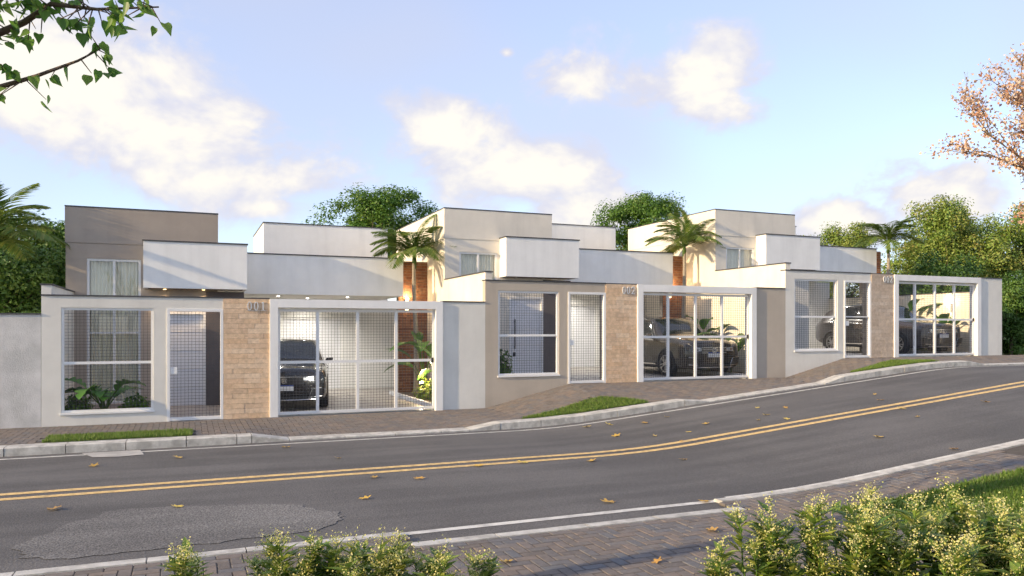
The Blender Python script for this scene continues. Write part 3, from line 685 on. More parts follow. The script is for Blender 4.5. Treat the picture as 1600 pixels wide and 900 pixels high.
def car(loc, rz, scale, label, paint, emblem, style, lit=False):
    c = empty('car', loc, rz, label, 'car', 'cars parked behind the gates'); c.scale = scale
    S = CarShape(1.0, 1.62); m_ = MB(); ys = [0, .03, .07, .13, .2, .28, .35] + dense(.45, 4.0, .1) + [4.1, 4.2, 4.3, 4.36, 4.4]; vs = []; nv = 13
    for y in ys:
        q = S.sec(y); vs += [(x, y, z) for x, z in q] + [(-x, y, z) for x, z in q[-2:0:-1]]
    k = len(vs) // len(ys)
    fs = [(i * k + j, i * k + (j + 1) % k, (i + 1) * k + (j + 1) % k, (i + 1) * k + j) for i in range(len(ys) - 1) for j in range(k)]
    fs += [tuple(range(k - 1, -1, -1)), tuple((len(ys) - 1) * k + j for j in range(k))]
    m_.add(vs, [f[::-1] for f in fs]); body = m_.build('body', paint, c, smooth=True)
    es = body.modifiers.new('split', 'EDGE_SPLIT'); es.split_angle = rad(38)
    # glazing
    for sd in (1, -1):
        S.patch(lambda t: 1.50 + .40 * t, lambda t: 2.55, 7.15, 7.9, .006, sd).build('side_window', 'car_glass', c, smooth=True)
        S.patch(lambda t: 2.63, lambda t: 3.55 - .1 * t, 7.15, 7.9, .006, sd).build('side_window', 'car_glass', c, smooth=True)
        S.patch(lambda t: 1.42 + .40 * t, lambda t: 3.72 - .1 * t, 7.02, 7.12, .010, sd, 20, 1).build('window_trim', 'chrome', c, smooth=True)
        if style != 'a': S.patch(lambda t: 1.36 + .55 * t, lambda t: 1.42 + .55 * t, 7.05, 8.2, .010, sd, 1, 8).build('window_trim', 'chrome', c, smooth=True)
    ws_ = MB()
    for sd in (1, -1):
        p = S.patch(lambda t: 1.30, lambda t: 1.90, 9.3, 12, .008, sd, 10, 8); ws_.add(p.v, p.f)
    ws_.build('windscreen', 'car_glass', c, smooth=True)
    for sd in (1, -1):   # mirrors, wheels, arches
        MB().add([(sd * x, y, z) for x, y, z in [(.86, 1.55, 1.02), (1.05, 1.50, 1.04), (1.07, 1.52, 1.17), (.90, 1.56, 1.16), (.86, 1.66, 1.03), (1.04, 1.64, 1.05), (1.05, 1.65, 1.15), (.90, 1.66, 1.15)]],
                 [(0, 1, 2, 3), (7, 6, 5, 4), (0, 4, 5, 1), (1, 5, 6, 2), (2, 6, 7, 3), (3, 7, 4, 0)]).build('wing_mirror', paint, c, bevel=.02)
        for wy in (.86, 3.52):
            ar = MB().ring([(.345, 0), (.345, .03), (.405, .03), (.425, .0)], 0, 40); ar.v = [(sd * (.905 + b), wy + a, .34 + z) for a, b, z in [(q[0], q[1], q[2]) for q in ar.v]]
            ar.v = [(x, y, max(z, .2)) for x, y, z in ar.v]; ar.build('wheel_arch', 'black_plastic', c, smooth=True)
            dk = MB().tube([(sd * .80, wy, .36), (sd * .924, wy, .36)], .36, 36).build('arch_liner', 'black_plastic', c)
            wh = empty('wheel', (sd * .83, wy, .335), 0); wh.parent = c
            ty = MB().ring([(.22, -.11), (.30, -.12), (.33, -.09), (.335, 0), (.33, .09), (.30, .12), (.22, .11)], 0, 40); ty.v = [(sd * b, a, z) for a, b, z in ty.v]; ty.build('tyre', 'tyre', wh, smooth=True)
            rm = MB().ring([(.225, .11), (.235, .122), (.215, .118), (.20, .06), (.0, .05)], 0, 40)
            rm.ring([(.0, .122), (.035, .122), (.045, .11), (.045, .06)], 0, 16)
            for q in range(10):
                t = 2 * math.pi * q / 10; a = t + (.10 if q % 2 else -.10); ct, st = math.cos(t), math.sin(t); ca, sa = math.cos(a), math.sin(a); wd = .014
                rm.add([(ct * .03 - st * wd, .118, st * .03 + ct * wd), (ct * .03 + st * wd, .118, st * .03 - ct * wd), (ca * .222 + sa * wd, .118, sa * .222 - ca * wd), (ca * .222 - sa * wd, .118, sa * .222 + ca * wd),
                        (ct * .03 - st * wd, .09, st * .03 + ct * wd), (ct * .03 + st * wd, .09, st * .03 - ct * wd), (ca * .222 + sa * wd, .09, sa * .222 - ca * wd), (ca * .222 - sa * wd, .09, sa * .222 + ca * wd)],
                       [(0, 1, 2, 3), (0, 4, 5, 1), (1, 5, 6, 2), (2, 6, 7, 3), (3, 7, 4, 0)])
            rm.v = [(sd * b, a, z) for a, b, z in rm.v]; rm.build('rim', 'rim', wh)
        # headlight: wraps from the nose round to the wing
        hl = [(.40, -.005, .70), (.62, .0, .69), (.80, .09, .71), (.90, .34, .78), (.885, .36, .855), (.80, .11, .835), (.62, .01, .80), (.40, -.0, .775)]
        nh = len(hl); MB().add([(sd * x, y - .015, z) for x, y, z in hl] + [(sd * x * .96, y + .10, z) for x, y, z in hl],
                               [tuple(range(nh)) if sd > 0 else tuple(range(nh - 1, -1, -1))] + [(q, q + nh, (q + 1) % nh + nh, (q + 1) % nh) for q in range(nh)]).build('headlight', 'lamp_clear', c)
        for x, y in ((.56, -.012), (.72, .045)): MB().tube([(sd * x, y - .012, .745), (sd * x, y + .01, .745)], .034, 16).build('projector', 'head_lamp' if lit else 'chrome', c)
        MB().tube([(sd * .42, -.024, .695), (sd * .62, -.02, .684), (sd * .80, .07, .703), (sd * .90, .32, .775)], .008, 6).build('daytime_light', 'chrome', c)
        fg = MB().prism([(sd * .52, .30), (sd * .80, .34), (sd * .82, .52), (sd * .60, .50)], -.02, .1).build('bumper_intake', 'black_plastic', c)
        MB().tube([(sd * .80, -.03, .34), (sd * .52, -.03, .31), (sd * .60, -.03, .51), (sd * .80, -.025, .53)], .009, 6).build('intake_trim', 'chrome' if style != 'a' else 'steel', c)
    # grille, emblem, plate, lower bumper
    if style == 'a':
        gr = MB().prism([(-.42, .60), (.42, .60), (.40, .78), (-.40, .78)], -.02, .05).build('grille', 'black_plastic', c); MB().box(-.40, .40, -.026, -.021, .775, .79).build('grille_bar', 'chrome', gr)
        for z in (.63, .66, .69, .72, .75): MB().box(-.40, .40, -.024, -.0205, z, z + .006).build('grille_bar', 'coping', gr)
    else:
        gr = MB().prism([(-.40, .63), (.40, .63), (.40, .78), (-.40, .78)], -.02, .05).build('grille', 'black_plastic', c)
        for z in (.64, .685, .73, .772): MB().box(-.40, .40, -.032, -.0205, z, z + .014).build('grille_bar', 'chrome', gr)
    em = MB()
    if emblem == 'h':
        for x0, x1, z0, z1 in ((-.055, .055, .735, .745), (-.045, .045, .645, .655), (-.055, -.044, .655, .735), (.044, .055, .655, .735), (-.03, -.016, .665, .728), (.016, .03, .665, .728), (-.016, .016, .69, .702)): em.box(x0, x1, -.045, -.03, z0, z1)
    else:
        em.ring([(.062, -.05), (.072, -.05), (.072, -.03), (.062, -.03), (.062, -.05)], 0, 28); cz = []
        def stroke(a, b):
            (x0, z0), (x1, z1) = a, b; L = math.hypot(x1 - x0, z1 - z0); nx_, nz_ = -(z1 - z0) / L * .005, (x1 - x0) / L * .005
            em.prism([(x0 - nx_, z0 - nz_), (x1 - nx_, z1 - nz_), (x1 + nx_, z1 + nz_), (x0 + nx_, z0 + nz_)], -.048, -.03)
        for a, b in (((-.028, .058), (0, .006)), ((0, .006), (.028, .058)), ((-.056, .03), (-.026, -.054)), ((-.026, -.054), (0, -.006)), ((0, -.006), (.026, -.054)), ((.026, -.054), (.056, .03))): stroke(a, b)
        em.v = [(x, y, z + .705) for x, y, z in em.v]
    em.build('emblem', 'chrome', c)
    zp = .47 if style == 'a' else .53
    pl = MB().box(-.20, .20, -.04, -.02, zp, zp + .13).build('number_plate', 'plate_white', c); MB().box(-.2, .2, -.0415, -.0402, zp + .10, zp + .13).build('plate_band', 'plate_blue', pl)
    MB().prism([(-.62, .24), (.62, .24), (.56, .34), (-.56, .34)], -.02, .12).build('lower_grille', 'black_plastic', c)
    MB().tube([(-.66, -.01, .27), (-.3, -.03, .255), (.3, -.03, .255), (.66, -.01, .27)], .011, 6).build('bumper_trim', 'chrome', c)
    for sd in (1, -1): MB().box(sd * .925 - .006, sd * .925 + .006, 1.35, 3.1, .30, .335).build('sill_trim', 'chrome' if style != 'a' else 'black_plastic', c)
    for sd in (1, -1):
        for y in (1.45, 2.58): MB().box(sd * .922 - .003, sd * .922 + .003, y, y + .006, .42, .98).build('door_gap', 'black_plastic', c)
        for y in (2.25, 3.3): MB().box(sd * .93 - .012, sd * .93 + .012, y, y + .16, .86, .885).build('door_handle', paint, c)
    if lit:
        point('headlight_beam', (.65, -.25, .75), 3, c, (1, .93, .8))
    return c
car((X0 + 4.32, YF + .95, .01), -.16, (.96, 1, .93), 'black car with one lit headlight behind the gate numbered 001', 'paint_black', 'h', 'a', True)
car((X0 + LOT + 6.75, YF + .72, STEP + .01), 0, (1, 1, 1), 'dark graphite car behind the gate of the middle taupe house', 'paint_graphite', 'v', 'b')
car((X0 + 2 * LOT + 6.75, YF + .62, 2 * STEP + .01), 0, (1, 1, 1), 'dark brown car behind the gate of the uppermost house', 'paint_brown', 'v', 'c')
# ------------------------------------------------------------------ vegetation
def crown_mesh(name, R, H, material, nclump=70, per=230, leaf=.13, seed=1, flat=.8):
    "clumps of leaves spread over an uneven ellipsoid centred at 0,0,0"
    rs = np.random.RandomState(seed); P_, N_, C = [], [], []
    d = rs.normal(size=(nclump, 3)); d /= np.linalg.norm(d, axis=1, keepdims=True); d[:, 2] = np.where(d[:, 2] < -.75, -d[:, 2], d[:, 2])
    for k in range(nclump):
        rr = rs.uniform(.55, 1.02) if k % 4 else rs.uniform(.1, .6)
        c = d[k] * np.array([R, R, H]) * rr; cr = R * rs.uniform(.16, .32); C.append(c)
        q = rs.normal(size=(per, 3)); q /= np.linalg.norm(q, axis=1, keepdims=True)
        P_.append(c + q * (cr * rs.uniform(.35, 1.05, (per, 1))) * np.array([1, 1, flat])); N_.append(q * .7 + np.array([0, 0, .55]) + rs.normal(size=(per, 3)) * .45)
    P_ = np.concatenate(P_); N_ = np.concatenate(N_); n = len(P_); up = rs.normal(size=(n, 3)) + np.array([0, 0, -.3])
    sz = leaf * rs.uniform(.6, 1.3, n)
    tone = np.clip(np.repeat(rs.rand(nclump), per) * .55 + rs.rand(n) * .5, 0, 1)
    return leaf_mesh(name, P_, N_, up, sz, sz * .6, material, tone, .2), C
def trunk_mesh(name, height, r, tips, seed=0, material='bark'):
    rs = random.Random(seed); m_ = MB(); fork = height * .45
    m_.tube([(0, 0, -.3), (.02, 0, .1), (r * rs.uniform(-.6, .6), r * rs.uniform(-.6, .6), fork * .5), (0, 0, fork)], [r * 1.35, r * 1.1, r * .9, r * .8], 9)
    for t in tips:
        t = Vector(t); mid = Vector((0, 0, fork)).lerp(t, .5) + Vector((rs.uniform(-.2, .2), rs.uniform(-.2, .2), .25)) * (height * .08)
        m_.tube([(0, 0, fork * rs.uniform(.8, 1)), mid, t], [r * .32, r * .16, r * .04], 5)
    return m_.mesh(name, material, True)
KIND = {}
def tree(kind, loc, s, rz, label, group=None, cat='tree', name='tree'):
    if kind not in KIND:
        R, H, mt, nc, per, lf, ht, seed = {'round': (2.6, 2.4, 'leaf_bright', 95, 340, .125, 6.6, 3), 'olive': (2.6, 2.8, 'leaf_olive', 108, 330, .115, 4.6, 8), 'dark': (2.2, 2.3, 'leaf_dark', 100, 320, .115, 3.6, 12), 'hedge': (1.3, 1.6, 'leaf_dark', 85, 330, .085, 1.25, 20), 'olive2': (2.3, 2.8, 'leaf_olive', 102, 330, .11, 4.5, 31)}[kind]
        me_, C = crown_mesh('crown', R, H, mt, nc, per, lf, seed); tips = [(c[0], c[1], c[2] + ht) for c in C if c[2] > -.6 * H][:26]
        KIND[kind] = (me_, trunk_mesh('trunk', ht + .4, .05 * ht * .55 + .03, tips, seed), ht)
    me_, tm, ht = KIND[kind]; t = empty(name, loc, rz, label, cat, group); t.scale = (s, s, s) if not hasattr(s, '__len__') else s
    link('trunk', tm, t); c = link('crown', me_, t); c.location = (0, 0, ht); return t
GB = 'trees standing behind the houses'
tree('round', (9.1, 40, -.3), (1.18, 1.18, 1.06), 0, 'round bright green tree rising behind the first house roof', GB)
tree('round', (6.4, 42, -.4), (.75, .75, .86), 2, 'small green treetop left of the round tree behind the first house', GB)
tree('round', (25.6, 40, .4), (1.15, 1.15, 1.08), 1.4, 'round bright green tree rising behind the middle house roof', GB)
for k, (x, y, s, rz, kd, lb) in enumerate([(-3.7, 26.0, .92, 0, 'dark', 'dark leafy tree against the left side of the brown house'), (-5.2, 23.5, .9, 2.2, 'dark', 'dark leafy tree behind the leftmost palm'), (-5.6, 29, 1.0, 4, 'dark', 'tall dark tree behind the trees left of the brown house'), (-7.6, 26, 1.0, 1, 'dark', 'dark tree at the left edge beyond the old wall')]):
    tree(kd, (x, y, -.4), s, rz, lb, 'dark trees over the old wall')
for k, (x, y, s, rz, kd, lb) in enumerate([(31.5, 30.5, .92, 0, 'olive', 'olive green tree directly right of the third palm'), (35.5, 27.0, .96, 2, 'olive2', 'tall olive tree with yellowing tips at the right'), (29.5, 22.5, .92, 4, 'olive', 'leafy olive tree right behind the garage gate of the uppermost house'), (33.2, 22.0, .9, 1, 'olive2', 'olive tree at the right edge above the hedge'),
        (33, 38, 1.05, 3, 'olive', 'distant olive tree left of the third palm'), (29.5, 40, .98, 5, 'olive2', 'distant pale olive tree above the upper house roof'), (40, 32, .95, 2.6, 'olive', 'large olive tree far back at the right edge'), (38, 40, 1.0, .6, 'olive2', 'tall tree far behind the right hand trees')]):
    tree(kd, (x, y, .5), s, rz, lb, 'olive trees at the right')
for k, (x, y, s, rz, lb) in enumerate([(26.5, 18.0, 1.0, 0, 'dark green hedge bush against the right end of the upper house'), (28.2, 18.0, 1.05, 2, 'dark green hedge bush at the right edge of the pavement'), (27.4, 20.2, 1.25, 3, 'dense dark bush behind the hedge bushes at the right'), (25.2, 20.4, 1.25, 5, 'dark bush rising behind the garage wall of the upper house'), (30.3, 19.3, 1.2, 4, 'dense dark bush beyond the right edge of the pavement')]):
    tree('hedge', (x, y, .75), s, rz, lb, 'hedge bushes at the right', 'bush', 'hedge_bush')
# shrubs growing under the dark trees fill the gap above the old wall
for k, (x, y, s, lb) in enumerate([(-3.5, 20.6, .8, 'low dark shrub showing over the old wall beside the brown house'), (-5.2, 20.2, .9, 'low dark shrub showing over the old wall at the left')]):
    tree('hedge', (x, y, -.3), s, k * 2.1, lb, 'shrubs over the old wall', 'bush', 'shrub')

# palms: each frond is one mesh
def frond_mesh(name, L, droop, seed, wid=.42, material='leaf_palm'):
    rs = np.random.RandomState(seed); m_ = MB(); pts = []
    for k in range(13):
        t = k / 12; pts.append(Vector((L * (t * .95 - .12 * t * t * droop), 0, L * (.80 * t - (.55 + .32 * droop) * t * t))))
    me = None; P_, N_, U_, Ls = [], [], [], []
    n = 42
    for k in range(n):
        t = .10 + .90 * k / (n - 1); i = min(11, int(t * 12)); f = t * 12 - i; p = pts[i].lerp(pts[i + 1], f); d = (pts[i + 1] - pts[i]).normalized()
        ln = wid * (math.sin(math.pi * min(1, .12 + t * .86)) ** .7) * rs.uniform(.85, 1.1)
        for sd in (1, -1):
            u = Vector((d.x * .75, sd * .85, d.z * .6 - .30 - rs.uniform(0, .25))); P_.append(p); U_.append(u); N_.append(Vector((-.25, -sd * .35, 1)).normalized()); Ls.append(ln)
    P_, N_, U_ = (np.array([tuple(v) for v in q]) for q in (P_, N_, U_)); Ls = np.array(Ls)
    side = np.cross(U_, N_); side /= np.linalg.norm(side, axis=1, keepdims=True); nrm = np.cross(side, U_)
    me = leaf_mesh(name, P_, nrm, U_, Ls, np.full(len(Ls), .030) * (wid / .42), material, None, .15)
    return me, pts
def palm(loc, s, rz, label, group, th=3.6, nf=15, L=1.25, seed=0, name='palm_tree'):
    t = empty(name, loc, rz, label, 'palm', group); t.scale = (s, s, s); rs = random.Random(seed); m_ = MB(); k = 14
    m_.tube([(.04 * math.sin(q * .4), .02 * q / k, -.2 + (th + .2) * q / k) for q in range(k + 1)], [.075 - .03 * q / k + (.004 if q % 2 else 0) for q in range(k + 1)], 10).build('trunk', 'palm_bark', t, smooth=True)
    top = Vector((.04 * math.sin(k * .4), .02, th))
    MB().tube([top + Vector((0, 0, -.35)), top + Vector((0, 0, -.1)), top + Vector((0, 0, .1))], [.05, .06, .03], 10).build('crownshaft', 'leaf_palm', t, smooth=True)
    for q in range(nf):
        key = ('frond', q % 4, L)
        if key not in KIND: KIND[key] = frond_mesh('frond', L, (.35, .8, 1.15, .55)[q % 4], q % 4, .42 * L / 1.25)
        me_, pts = KIND[key]; o = link('frond', me_, t); o.location = top; o.rotation_euler = (0, -(rs.uniform(-.35, .35) if q % 2 else rs.uniform(.2, .95)), 2 * math.pi * q / nf + rs.uniform(-.15, .15))
        rk = ('rachis', q % 4, L)
        if rk not in KIND: KIND[rk] = MB().tube(pts, [.014 - .001 * j for j in range(13)], 5).mesh('rachis', 'leaf_palm')
        link('rachis', KIND[rk], o)
    return t
GP = 'palms beside the garages'
palm((X0 + 7.98, YF + 3.75, .05), 1, .3, 'small palm in front of brick wall beside the first house', GP, 3.65, 22, 1.4, 1)
palm((X0 + LOT + 7.98, YF + 3.75, STEP + .05), 1.0, 1.5, 'small palm in front of the sunlit wall beside the middle house', GP, 3.75, 22, 1.4, 2)
palm((X0 + 2 * LOT + 7.98, YF + 3.75, 2 * STEP + .05), 1.0, 2.9, 'small palm beside the uppermost house roof', GP, 3.75, 20, 1.4, 3)
palm((-3.75, 19.0, -.2), 1.08, 1.1, 'large palm over the old wall at the left edge', None, 3.4, 20, 1.6, 4)

# broad-leaved garden plants: every blade its own part
def blade_mesh(L, W, droop, name='leaf', material='leaf_big', lobes=0):
    m_ = MB(); n = 12; vs = []
    for k in range(n + 1):
        t = k / n; wdt = W * math.sin(math.pi * min(1, .04 + t * .94)) ** .75 * (1 - .25 * t)
        if lobes: wdt *= .45 + .55 * abs(math.sin(math.pi * t * lobes))
        x = L * t; z = L * (.35 * t - droop * t * t); vs += [(x, -wdt, z + wdt * .35), (x, 0, z), (x, wdt, z + wdt * .35)]
    for k in range(n): m_.add([], []); 
    m_.v = vs; m_.f = [(3 * k + a, 3 * k + 3 + a, 3 * k + 4 + a, 3 * k + 1 + a) for k in range(n) for a in (0, 1)]
    me_ = m_.mesh(name, material, True); attr_faces(me_, [random.random()] * len(me_.polygons)); return me_
BL = [blade_mesh(.62, .15, .45), blade_mesh(.72, .17, .7), blade_mesh(.5, .14, .3)]
BP = [blade_mesh(.55, .20, .6, lobes=4), blade_mesh(.5, .18, .8, lobes=4), blade_mesh(.42, .17, .5, lobes=4)]
def broad_plant(loc, s, nl, hgt, label, group, blades, seed, spread=.9):
    t = empty('garden_plant', loc, seed, label, 'plant', group); t.scale = (s, s, s); rs = random.Random(seed)
    for q in range(nl):
        a = 2 * math.pi * q / nl * 2.4 + rs.uniform(-.3, .3); lean = rs.uniform(.15, .5) * spread; hh = hgt * rs.uniform(.45, 1.0)
        top = Vector((math.cos(a) * lean * hh, math.sin(a) * lean * hh, hh)); st = MB().tube([(0, 0, 0), (top.x * .35, top.y * .35, hh * .6), top], [.018, .014, .009], 6).build('stem', 'leaf_palm', t)
        o = link('leaf', blades[q % 3], t); o.location = top; o.rotation_euler = (rs.uniform(-.3, .3), -rs.uniform(.0, .75), a)
def bushy(loc, R, H, label, group, mt='leaf_bright', n=1500, leaf=.07, seed=0, name='shrub'):
    t = empty(name, loc, 0, label, 'plant', group); rs = np.random.RandomState(seed)
    d = rs.normal(size=(n, 3)); d /= np.linalg.norm(d, axis=1, keepdims=True); d[:, 2] = abs(d[:, 2]); p = d * rs.uniform(.4, 1.0, (n, 1)) * np.array([R, R, H]) * (1 + .25 * np.sin(d[:, :1] * 7 + seed) * np.cos(d[:, 1:2] * 6))
    link('foliage', leaf_mesh('foliage', p, d + rs.normal(size=(n, 3)) * .5, rs.normal(size=(n, 3)), leaf * rs.uniform(.6, 1.3, n), leaf * .6 * rs.uniform(.7, 1.2, n), mt), t)
    m_ = MB()
    for k in range(7): q = p[k * 11]; m_.tube([(0, 0, -.05), tuple(q * .5), tuple(q * .95)], [.012, .008, .004], 5)
    m_.build('stems', 'bark', t)
for i in range(3):
    zf = STEP * i; bx = X0 + LOT * i; nm = ('first', 'middle', 'uppermost')[i]; gg = 'broad leaved plants in the garage beds'
    broad_plant((bx + 7.95, YF + 2.9, zf + .05), 1.15, 9, 1.25, 'tall broad leaved plant in the bed of the %s house, at the back' % nm, gg, BL, i + 3)
    broad_plant((bx + 8.0, YF + 1.55, zf + .05), 1.05, 9, 1.05, 'broad leaved plant in the bed of the %s house, nearer the gate' % nm, gg, BL, i + 13)
    bushy((bx + 7.9, YF + 2.2, zf + .03), .38, .5, 'low leafy shrub between the broad leaved plants of the %s house' % nm, gg, 'leaf_olive', 1300, .08, i + 5)
broad_plant((X0 + .95, YF + .58, .05), 1.1, 12, .62, 'lobed green plant behind the window grille of the first house', None, BP, 41, 1.3)
bushy((X0 + .5, YF + .55, .05), .30, .48, 'low bushy shrub left behind the window grille of the first house', None, 'leaf_dark', 1300, .07, 51)
bushy((X0 + 1.52, YF + .55, .05), .30, .42, 'low bushy shrub right behind the window grille of the first house', None, 'leaf_bright', 1200, .08, 52)
bushy((X0 + LOT + .58, YF + .6, STEP + .05), .34, .75, 'dark leafy shrub behind the window grille of the middle house', None, 'leaf_dark', 1000, .11, 53)
bushy((X0 + 2 * LOT + .5, YF + .5, 2 * STEP + .05), .26, .38, 'small fern like plant behind the window grille of the upper house', None, 'leaf_bright', 700, .10, 54)

# grass: verges on the far pavement and the lawn at the near right
def grass(name, pts, hmin, hmax, label, parent=None):
    p = np.array(pts); n = len(p); up = np.random.normal(size=(n, 3)) * .45 + np.array([0, 0, 1]); nr = np.cross(up, np.random.normal(size=(n, 3)))
    h = np.random.uniform(hmin, hmax, n); o = link(name, leaf_mesh(name, p, nr, up, h, h * .16, 'grass', None, .1), parent); tag(o, label, 'grass' if not parent else None, kind='stuff'); return o
for i, (a, b) in enumerate(PATCH):
    pts = []; sh = MB()
    while len(pts) < 9000:
        x, y = random.uniform(a, b), random.uniform(13.62, 14.45)
        if verge(x + random.uniform(-.03, .03), y + random.uniform(-.03, .03)): pts.append((x, y, zwalk(x, y)))
    nx_ = dense(a, b, .12)
    for k in range(len(nx_) - 1):
        for y0 in dense(13.64, 14.42, .06)[:-1]:
            xm = (nx_[k] + nx_[k + 1]) / 2
            if verge(xm, y0 + .03): sh.add([(nx_[k], y0, zwalk(nx_[k], y0) + .004), (nx_[k + 1], y0, zwalk(nx_[k + 1], y0) + .004), (nx_[k + 1], y0 + .06, zwalk(nx_[k + 1], y0 + .06) + .004), (nx_[k], y0 + .06, zwalk(nx_[k], y0 + .06) + .004)], [(0, 1, 2, 3)])
    v = tag(sh.build('grass_verge', 'ground_grass'), kind='structure')
    grass('grass', pts, .03, .075, None, v)
lw = MB(); lx = dense(6.0, 14, .5)
for k in range(len(lx) - 1):
    a, b = lx[k], lx[k + 1]; lw.add([(a, -2, zn(a) + .006), (b, -2, zn(b) + .006), (b, 5.84, zn(b) + .006), (a, 5.84, zn(a) + .006)], [(0, 1, 2, 3)])
lawn = tag(lw.build('lawn', 'ground_grass'), kind='structure')
pts = []
while len(pts) < 60000:
    x = random.uniform(6.0, 12.5); y = 5.86 - abs(random.gauss(0, 1.0))
    pts.append((x, y, zn(x)))
grass('grass', pts, .03, .085, None, lawn)
tag(MB().box(2.7, 6.0, 1.6, 3.85, -.3, .02).build('soil_bed', 'soil'), kind='structure'); tag(MB().box(-.3, 1.8, 3.6, 5.1, -.3, -.06).build('soil_bed', 'soil'), kind='structure')

# flowering bushes in the foreground
def flower_bush(loc, stems, hgt, spread, label, seed):
    t = empty('flowering_bush', loc, 0, label, 'bush', 'flowering bushes in the foreground'); rs = np.random.RandomState(seed); sm = MB()
    LP, LN, LU, LL, FP = [], [], [], [], []
    for k in range(stems):
        a = rs.uniform(0, 6.28); r = spread * math.sqrt(rs.rand()); hh = hgt * rs.uniform(.5, 1.0); base = Vector((math.cos(a) * r * .55, math.sin(a) * r * .55, 0)); top = Vector((math.cos(a) * r * 1.35, math.sin(a) * r * 1.35, hh))
        pts = [base.lerp(top, q / 6) + Vector((rs.uniform(-.02, .02), rs.uniform(-.02, .02), 0)) for q in range(7)]; sm.tube(pts, [.008 - .0009 * q for q in range(7)], 5)
        for q in range(44):
            f = rs.uniform(.10, .92); i = min(5, int(f * 6)); p = pts[i].lerp(pts[i + 1], f * 6 - i); an = rs.uniform(0, 6.28); u = Vector((math.cos(an), math.sin(an), rs.uniform(.15, .8)))
            LP.append(tuple(p)); LU.append(tuple(u)); LN.append((-math.cos(an) * .5, -math.sin(an) * .5, 1)); LL.append(rs.uniform(.07, .15))
        nb = rs.randint(5, 9)
        for q in range(nb):     # side sprays of tiny flowers
            f = rs.uniform(.62, 1.0); i = min(5, int(f * 6)); p = pts[i].lerp(pts[i + 1], f * 6 - i); an = rs.uniform(0, 6.28); ln = rs.uniform(.03, .10) * (1.25 - f * .6); e = p + Vector((math.cos(an) * ln, math.sin(an) * ln, ln * .8 + .02)); sm.tube([p, e], [.003, .0015], 4)
            for z in range(24): FP.append(tuple(p.lerp(e, rs.uniform(.35, 1.1)) + Vector(rs.normal(size=3) * .017)))
        for z in range(26): FP.append(tuple(top + Vector(rs.normal(size=3) * np.array([.02, .02, .035]))))
    sm.build('stems', 'leaf_olive', t)
    LP, LN, LU, LL = map(np.array, (LP, LN, LU, LL)); side = np.cross(LU, LN); nrm = np.cross(side, LU)
    tag(link('leaves', leaf_mesh('leaves', LP, nrm, LU, LL, LL * .40, 'leaf_bush', None, .2), t), kind='stuff')
    FP = np.array(FP); n = len(FP); tag(link('flowers', leaf_mesh('flowers', FP, unit(n) + np.array([0, 0, .5]), unit(n), np.random.uniform(.008, .016, n), np.random.uniform(.007, .013, n), 'small_flower', None, .1), t), kind='stuff')
FB = [(2.95, 3.78, 5, .50, .10, 'lowest short flowering sprig left of the right hand bushes'), (3.16, 3.68, 8, .76, .12, 'narrow cream flowered spire at the left of the right hand bushes'), (3.42, 3.58, 8, .77, .13, 'slim flowering bush second of the spires in the right hand group'), (3.72, 3.50, 15, .74, .26, 'full flowering bush with dark leaves left of the lawn'), (4.08, 3.40, 20, .80, .32, 'widest cream flowered bush in front of the lawn'), (4.45, 3.28, 20, .72, .32, 'dense flowering bush below the lawn near the right edge'), (4.78, 3.12, 20, .70, .32, 'flowering bush in the bottom right corner'), (4.25, 3.05, 18, .58, .34, 'lower flowering bush in front of the widest bush'),
      (-.02, 5.0, 4, .46, .08, 'small flowering sprig at the bottom left by the kerb'), (.50, 4.78, 10, .50, .15, 'bushy flowering shrub left of the tall spire at the bottom'), (.72, 4.69, 6, .60, .08, 'flowering bush with one tall spire left of the bottom centre'), (.93, 4.60, 10, .48, .16, 'low flowering bush between two taller spires at the bottom'), (1.09, 4.53, 7, .60, .08, 'tall yellowish flowering spire right in the lower left group'), (1.36, 4.42, 7, .42, .12, 'low flowering sprig right of the yellowish spire'), (1.59, 4.32, 4, .37, .10, 'small sparse flowering sprig near bottom centre')]
for k, (x, y, n, hgt, sp, lb) in enumerate(FB): flower_bush((x, y, .0), n, hgt, sp, lb, 60 + k)

# near tree on the left: only the ends of two limbs reach into the picture
def heart_leaves(name, P_, U_, s, material):
    n = len(P_); P_ = np.array(P_); U_ = np.array(U_); U_ /= np.linalg.norm(U_, axis=1, keepdims=True); nr = np.random.normal(size=(n, 3)); side = np.cross(U_, nr); side /= np.linalg.norm(side, axis=1, keepdims=True); nr = np.cross(side, U_)
    prof = [(0, 0), (-.06, .30), (.12, .43), (.38, .40), (.66, .22), (1.08, 0)]; L = s * np.random.uniform(.75, 1.2, n)[:, None]
    vs = []
    for t, wd in prof: vs.append(P_ + U_ * L * t - side * L * wd * .9 + nr * L * (wd * .25 - .12 * t * t))
    for t, wd in prof[-2:0:-1]: vs.append(P_ + U_ * L * t + side * L * wd * .9 + nr * L * (wd * .25 - .12 * t * t))
    k = len(vs); V = np.stack(vs, 1).reshape(-1, 3); m_ = MB(); m_.v = [tuple(v) for v in V]
    h = len(prof) - 1
    m_.f = [f for i in range(n) for f in (tuple(i * k + q for q in range(h + 1)), tuple(i * k + q % k for q in [0] + list(range(h, k))))]
    me_ = m_.mesh(name, material, True); attr_faces(me_, np.repeat(np.random.rand(n), 2)); return me_
nt = empty('street_tree', (-2.15, 4.55, -.02), 0, 'near tree whose leafy limbs hang in at the upper left corner', 'tree'); b_ = MB(); P_, U_ = [], []
b_.tube([(0, 0, -.2), (.02, 0, .4), (.0, .05, 1.4), (.05, 0, 2.5)], [.16, .12, .10, .09], 12)
